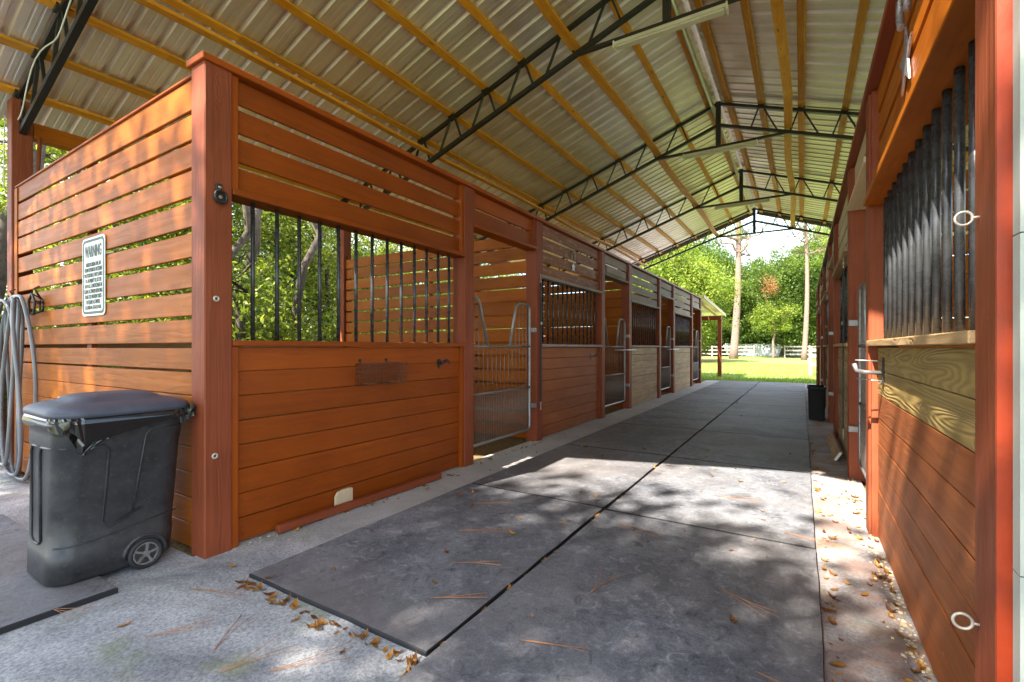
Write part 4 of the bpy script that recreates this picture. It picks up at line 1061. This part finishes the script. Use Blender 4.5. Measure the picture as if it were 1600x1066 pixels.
class Tree:
    def __init__(s, h, tr, cen, rad, ncl, nlf, rc, ls, leaf, bark, fork=.45, nb=8, bend=.4, hollow=1 / 2.2):
        C, ct, P = crown_points(cen, rad, ncl, nlf, rc, hollow)
        C = C[C[:, 2] > .05] if True else C; ct = ct[:len(C)]
        s.leaf = leaf_mesh("crown", C, ls, leaf, tint_c=ct)
        top = Vector((random.uniform(-bend, bend), random.uniform(-bend, bend), h))
        trunk = limb((0, 0, -.3), top, tr, tr * .25, bend * 1.2, 9)
        trunk[1][0] = tr * 1.45
        segs = [trunk]
        for i in range(nb):
            q = random.randrange(3, 9); a = Vector(trunk[0][q]); e = P[random.randrange(len(P))]
            segs.append(limb(a, (float(e[0]), float(e[1]), max(float(e[2]), a.z + .3)), trunk[1][q] * .55, .02, .6))
        s.bark = bark_mesh("trunk", segs, bark)
    def put(s, name, x, y, sc, rot, label, cat="tree", group=None, z=0, leafmat=None):
        t = thing(name, label, cat, (x, y, z), group); t.scale = (sc, sc, sc * random.uniform(.93, 1.08)); t.rotation_euler = (0, 0, rot)
        for me, nm in ((s.bark, "trunk"), (s.leaf, "crown")):
            o = bpy.data.objects.new(nm, me); scene.collection.objects.link(o); o.parent = t
            if leafmat and nm == "crown":
                o.material_slots[0].link = 'OBJECT'; o.material_slots[0].material = M(leafmat)
        return t
W1 = Tree(8, .11, (0, 0, 4.4), (2.4, 2.4, 4.0), 230, 60, .5, .105, "leaf_woods", "bark_oak", bend=.8, hollow=.5)
W2 = Tree(7, .08, (0.3, 0, 3.4), (2.0, 2.1, 3.2), 190, 60, .45, .095, "leaf_woods", "bark_oak", bend=1.0, hollow=.5)
BU = Tree(2.4, .03, (0, 0, 1.2), (1.5, 1.5, 1.25), 130, 60, .4, .085, "leaf_woods", "bark_oak", nb=5, bend=.3, hollow=.5)
FAR = Tree(17, .35, (0, 0, 9.5), (6.2, 6.2, 8.6), 420, 70, 1.25, .30, "leaf_oak", "bark_oak", nb=12, bend=1.2, hollow=.42)
FAR2 = Tree(12, .25, (0, 0, 6.8), (5.0, 5.0, 6.2), 360, 70, 1.05, .26, "leaf_oak", "bark_oak", nb=12, bend=1.0, hollow=.42)
rw = random.Random(5)
# woods beside the left stalls
k = 0
def dirx(u, X): 
    s_, c_ = math.sin(math.atan(453 / 737)), math.cos(math.atan(453 / 737)); l_ = (u - 800) / 737
    return (l_ * s_ + c_) / (l_ * c_ - s_) * X
WT = "slender leafy tree among the woods behind the left stalls"
WG = "leafy trees in the woods behind the stalls"
for X, u0, u1, n_ in ((-12, -60, 700, 6), (-16, -40, 780, 8), (-21, -20, 840, 9), (-28, 0, 900, 11)):
    ya, yb = dirx(u0, X), dirx(u1, X)
    for i in range(n_):
        y = ya + (yb - ya) * (i + rw.uniform(.1, .9)) / n_
        x = X + rw.uniform(-1.4, 1.4)
        (W1 if rw.random() < .6 else W2).put("woodland_tree", x, y, rw.uniform(.85, 1.25) * (1 + .15 * (X < -17)), rw.uniform(0, 6.28), WT, "tree", WG)
for X, n_ in ((-10.2, 7), (-13.5, 9), (-18, 9)):
    ya, yb = dirx(-60, X), dirx(760, X)
    for i in range(n_):
        y = ya + (yb - ya) * (i + rw.uniform(.1, .9)) / n_
        BU.put("understory_shrub", X + rw.uniform(-.7, .7), y, rw.uniform(.75, 1.25), rw.uniform(0, 6.28), "leafy green shrub in the undergrowth behind the left stalls", "shrub", "undergrowth shrubs behind the stalls")
# bare trunks that can be told apart
def trunk_tree(x, y, r, h, lean, lab):
    t = thing("tree_trunk", lab, "tree", (x, y, 0)); pts, rr = limb((x, y, -.2), (x + lean[0], y + lean[1], h), r, r * .7, .5, 9); rr[0] = r * 1.3
    b = MB(); b.tube(pts, rr, 12, tint=1.0); build(b, "trunk", "bark_oak", t)
    b = MB()
    for q in range(4):
        i = random.randrange(5, 9); a = Vector(pts[i]); b.tube(*limb(a, a + Vector((random.uniform(-2, 2), random.uniform(-2, 2), random.uniform(.6, 2))), r * .3, .015, .5))
    build(b, "limbs", "bark_oak", t)
for u, X, r, h, ln, lab in ((360, -9.4, .09, 9, (.1, .1), "mottled straight trunk just right of the corner post, seen through the bars"),
                            (396, -10.5, .12, 10, (-.1, .2), "thick pale trunk behind the first two bars of the nearest stall"),
                            (446, -10.2, .10, 9, (.7, .9), "leaning dark trunk behind the middle bars of the nearest stall"),
                            (480, -13, .07, 9, (.5, -.2), "thin trunk low behind the fourth bar of the nearest stall"),
                            (512, -12.5, .08, 9, (.1, .2), "thin dark trunk behind the fifth bar of the nearest stall"),
                            (4, -9.3, .12, 9, (-.1, .0), "pale mottled trunk at the far left edge beyond the rear post")):
    trunk_tree(X, dirx(u, X), r, h, ln, lab)
# beyond the lawn
def at(u, Y):
    s_, c_ = math.sin(math.atan(453 / 737)), math.cos(math.atan(453 / 737)); l_ = (u - 800) / 737
    return (l_ * c_ - s_) / (l_ * s_ + c_) * Y
k = 0
for Y, us, scs, proto in ((78, (1016, 1062, 1104, 1186, 1222), (1.02, 1.1, 1.0, .80, .82), FAR), (92, (985, 1040, 1090, 1132, 1165, 1204, 1240, 1275, 1310), (1.15, 1.25, 1.2, 1.0, .88, .88, .86, .92, 1.0), FAR),
                          (70, (1276, 1305), (1.15, 1.2), FAR2), (82, (1262, 1290, 1182), (.98, 1.1, .86), FAR), (86, (1150, 1208), (1.1, 1.0), FAR2)):
    for u, sc in zip(us, scs):
        proto.put("oak_tree", at(u, Y), Y + rw.uniform(-2, 2), sc * rw.uniform(.95, 1.05), rw.uniform(0, 6.28), "dense green oak in the tree line beyond the far fence", "tree", "oaks beyond the far fence")
FAR2.put("maple_tree", at(1070, 46), 46, .80, 1.0, "bright yellow green tree left of the tall pine, above the shed roof", leafmat="leaf_bright")
FAR2.put("maple_tree", at(1035, 42), 42, .88, 2.6, "bright yellow green tree partly hidden behind the left end of the stalls", leafmat="leaf_bright")
SM = Tree(6.6, .16, (0, 0, 4.9), (2.5, 2.5, 2.0), 90, 60, .6, .20, "leaf_oak", "bark_pine", nb=6, bend=.3, hollow=.45)
SM.put("young_tree", at(1208, 64), 64, 1.0, .4, "young light green tree standing before the far houses, between the pines", leafmat="leaf_bright")
# dry brown branch on it
C, ct, P = crown_points((at(1204, 63.5), 63.2, 7.6), (.7, .6, .8), 12, 40, .4)
# pines
def pine(x, y, r, h, lab, dead=False):
    t = thing("pine_tree", lab, "tree", (x, y, 0)); pts = []; rr = []
    for i in range(15):
        q = i / 14; pts.append((x + .25 * math.sin(q * 3.2) + (.5 * q if dead else .1 * q), y, -.2 + (h + .2) * q)); rr.append(r * (1 - .55 * q) * (1.25 if i == 0 else 1))
    b = MB(); b.tube(pts, rr, 12, tint=1.0); build(b, "trunk", "bark_pine", t)
    b = MB(); tips = []
    for i in range(15 if dead else 16):
        q = random.randrange(9 if dead else 10, 15); a = Vector(pts[q]); ang = random.uniform(0, 6.28); L = random.uniform(2.0, 5.5) if dead else random.uniform(1.4, 3.4)
        e = a + Vector((math.cos(ang) * L, math.sin(ang) * L, random.uniform(.3, 3.2) if dead else random.uniform(-.2, 1.6)))
        lp = limb(a, e, rr[q] * (.6 if dead else .35), .03, 1.2, 8); b.tube(*lp)
        tips.append(e)
        for z_ in range(4 if dead else 3):
            m_ = Vector(lp[0][random.randrange(3, 8)]); e2 = m_ + Vector((random.uniform(-1.4, 1.4), random.uniform(-1.4, 1.4), random.uniform(.1, 1.4))); b.tube(*limb(m_, e2, .06, .015, 1)); tips.append(e2)
    build(b, "limbs", "bark_pine", t)
    Cs = []; 
    for e in tips:
        if dead and random.random() < .2: continue
        Cs.append(np.array(e) + rng.normal(size=(120, 3)) * (.55, .55, .32))
    C = np.concatenate(Cs) - np.array((x, y, 0))
    me = leaf_mesh("needles", C, .26, "leaf_pine", aspect=.22, tint_c=np.full(len(C), .5)); o = bpy.data.objects.new("needles", me); scene.collection.objects.link(o); o.parent = t
pine(at(1146, 60), 60, .44, 19, "tall thick pine trunk forking into twisted limbs, left of the lawn opening", True)
pine(at(1256, 58), 58, .26, 15.5, "slimmer pine with a tufted crown at right, near the far fence")
# dead frond clump
me = leaf_mesh("foliage", C * 0 + C if False else (np.array([[0, 0, 0]]) + rng.normal(size=(420, 3)) * (.45, .4, .6)), .26, "leaf_dead", aspect=.3)
o = bpy.data.objects.new("dead_branch", me); scene.collection.objects.link(o); o.location = (at(1204, 63), 62, 8.3); tag(o, "drooping clump of dead reddish brown foliage hanging in the tree line", "branch")
# oaks in front of the barn: they throw the dappled shade
SH = Tree(11, .3, (0, 0, 8.6), (5.4, 4.6, 2.4), 74, 330, 1.05, .18, "leaf_oak", "bark_oak", nb=14, bend=.6, hollow=.5)
for i, (x, y, sc, ro) in enumerate(((-4.4, -9.1, 1.0, .3), (-11.5, -8.4, 1.0, 2.0), (3.6, -9.4, 1.0, 4.1), (-7.5, -10.5, 1.15, 1.1), (.2, -9.7, 1.0, 5.0))):
    SH.put("shade_oak", x, y, sc, ro, "spreading oak standing in front of the barn and shading its entrance", "tree", "oaks in front of the barn")

# ------------------------------------------------------------------ litter, straw, grass
def litter(name, pts, mat, size, label, cat="leaves", z=.024, aspect=.42):
    b = MB()
    for (x, y, zz) in pts:
        a = random.uniform(0, 6.28); L = size * random.uniform(.45, 1.9); W = L * aspect * random.uniform(.7, 1.2); cu = random.uniform(.02, .6) * L
        ca, sa = math.cos(a), math.sin(a); z0 = zz + .003
        tw = random.uniform(-.3, .3) * W
        prof = [(-.5, 0, cu * .8), (-.2, .45, cu * .2), (.2, .5, cu * .15 + tw), (.5, 0, cu), (.2, -.5, cu * .25), (-.2, -.45, cu * .3 + abs(tw))]
        v = [(x + ca * p * L - sa * q * W, y + sa * p * L + ca * q * W, z0 + r_) for p, q, r_ in prof]
        v += [(x - ca * .18 * L, y - sa * .18 * L, z0), (x + ca * .22 * L, y + sa * .22 * L, z0)]
        i = len(b.v); b.v += v; t_ = random.uniform(0, 1) ** 1.5
        for f in ((0, 6, 1), (1, 6, 7, 2), (2, 7, 3), (3, 7, 4), (4, 7, 6, 5), (5, 6, 0)): b.face([i + q for q in f], [(v[q][0] * 3, v[q][1] * 3) for q in f], t_)
    o = build(b, name, mat); tag(o, label, cat); return stuff(o)
pts = []
U = random.uniform
def zat(x, y): return .023 if (-2.56 < x < .075 and y > 1.42) or (x < -2.965 and y < .99) else .001
for i in range(60):
    t_ = U(0, 1); x = -2.56 + 1.27 * t_; y = 1.40 - abs(random.gauss(0, .035)); pts.append((x, y, 0))
for i in range(45):
    t_ = U(0, 1); pts.append((-1.28 + 1.35 * t_, 1.185 - abs(random.gauss(0, .05)), 0))
for i in range(60): y = 1.3 + U(0, 1) ** 1.6 * 7; pts.append((-1.282 + random.gauss(0, .006), y, .002))
for i in range(55): y = 1.3 + U(0, 1) ** 1.5 * 6; pts.append((.10 + abs(random.gauss(0, .03)), y, 0))
for i in range(60): y = 1.0 + U(0, 1) * 4; pts.append((.41 - abs(random.gauss(0, .05)), y, 0))
for i in range(40): y = 1.6 + U(0, 1) * 4; pts.append((-2.96 + abs(random.gauss(0, .06)), y, 0))
for i in range(150):
    x = U(-5, .35); y = U(-.2, 6.5) if U(0, 1) < .7 else U(0, 12)
    if x < -3 and y > 1.3: continue
    pts.append((x, y, zat(x, y)))
for i in range(30): pts.append((U(.1, .38), U(1, 5), .0))
litter("fallen_leaves", pts, "litter_leaf", .037, "small curled yellow brown leaves scattered over concrete and mats")
b = MB()
tw = [(-2.05, 1.0, 2.2), (-1.75, 1.05, .9), (-1.9, .95, 1.3), (-3.0, .75, .3), (-1.7, 2.1, .6), (-1.55, 1.75, .5), (-1.95, 2.5, .5), (-.35, 2.6, -.6), (-.15, 2.0, -.4), (-.9, 2.2, 1.6), (-.1, 3.6, -.2), (-.6, 4.2, .1), (-1.1, 3.2, -.5), (-2.4, .9, .9), (-2.7, 1.2, .3), (-3.6, .3, .6), (.2, 2.2, -.9), (-1.0, 1.7, .4), (-2.2, 3.0, .5), (-.5, 1.6, -.7), (-2.0, .6, .7)]
for x, y, a in tw:
    L = U(.22, .36)
    for q in range(3):
        a2 = a + U(-.16, .16); pp = []; bow = U(-.09, .09)
        for j in range(6):
            s_ = j / 5; pp.append((x + math.cos(a2) * L * s_ - math.sin(a2) * bow * s_ * s_, y + math.sin(a2) * L * s_ + math.cos(a2) * bow * s_ * s_, zat(x, y) + .004 + .010 * s_ * (q + 1) * .4))
        b.tube(pp, .0012, 4, tint=1.0)
stuff(tag(build(b, "pine_needles", "pine_needle"), "long brown pine needle bundles dropped on the concrete and mats", "pine needles"))
b = MB()
for i in range(900):
    x = U(-5.2, -3.15); y = U(1.7, 9.3) if i % 3 else U(4.1, 5.5)
    if i % 3 == 0: x = U(-3.9, -3.12)
    a = U(0, 3.14); L = U(.02, .06); b.tube([(x, y, -.026), (x + math.cos(a) * L, y + math.sin(a) * L, -.024 + U(0, .02))], .0018, 3, tint=1.0)
stuff(tag(build(b, "straw_bedding", "yellow_leaf"), "loose straw bits on the dirt floor inside the left stalls", "straw"))
# grit at the wall feet
b = MB()
for i in range(700):
    x = .42 - abs(random.gauss(0, .035)); y = 1.0 + 4.5 * U(0, 1)
    if i % 3 == 0: x = -3.03 + abs(random.gauss(0, .05)); y = U(1.6, 6)
    r = U(.002, .006); b.box(x - r, x + r * U(.8, 2), y - r, y + r * U(.8, 2), .0, .0 + r, U(.6, 1.2))
stuff(tag(build(b, "wood_shavings", "tan_wood"), "pale crumbs and shavings gathered along the foot of the walls", "shavings"))
# grass blades on the near lawn
n = 60000
y = 19.3 + rng.uniform(0, 1, n) ** 1.7 * 24; x = -14 + rng.uniform(0, 1, n) * 22
keep = ~((x > -6.9) & (x < 4.4) & (y < 19.25)); x = x[keep]; y = y[keep]; n = len(x)
hh = rng.uniform(.04, .13, n) * (1 + .8 * (rng.uniform(size=n) > .93)) * np.where(y < 21.5, 1.2, 1); an = rng.uniform(0, 6.28, n); wd = rng.uniform(.006, .014, n)
V = np.empty((n, 3, 3)); V[:, 0] = np.stack([x - np.cos(an) * wd, y - np.sin(an) * wd, np.full(n, -.08)], 1); V[:, 1] = np.stack([x + np.cos(an) * wd, y + np.sin(an) * wd, np.full(n, -.08)], 1)
V[:, 2] = np.stack([x + rng.normal(size=n) * .03, y + rng.normal(size=n) * .03, -.075 + hh], 1)
me = bpy.data.meshes.new("grass"); me.vertices.add(3 * n); me.vertices.foreach_set("co", V.reshape(-1).astype(np.float32))
me.loops.add(3 * n); me.loops.foreach_set("vertex_index", np.arange(3 * n, dtype=np.int32)); me.polygons.add(n); me.polygons.foreach_set("loop_start", np.arange(0, 3 * n, 3, dtype=np.int32))
t_ = np.clip(rng.normal(size=n) * .25 + .5, 0, 1).repeat(3).astype(np.float32)
ca = me.color_attributes.new("tint", 'FLOAT_COLOR', 'CORNER'); ca.data.foreach_set("color", np.stack([t_, t_, t_, np.ones_like(t_)], 1).ravel())
me.update(calc_edges=True); me.validate(); me.materials.append(M("blade"))
o = bpy.data.objects.new("grass", me); scene.collection.objects.link(o); stuff(tag(o, "bright green lawn grass beyond the far end of the aisle", "grass"))
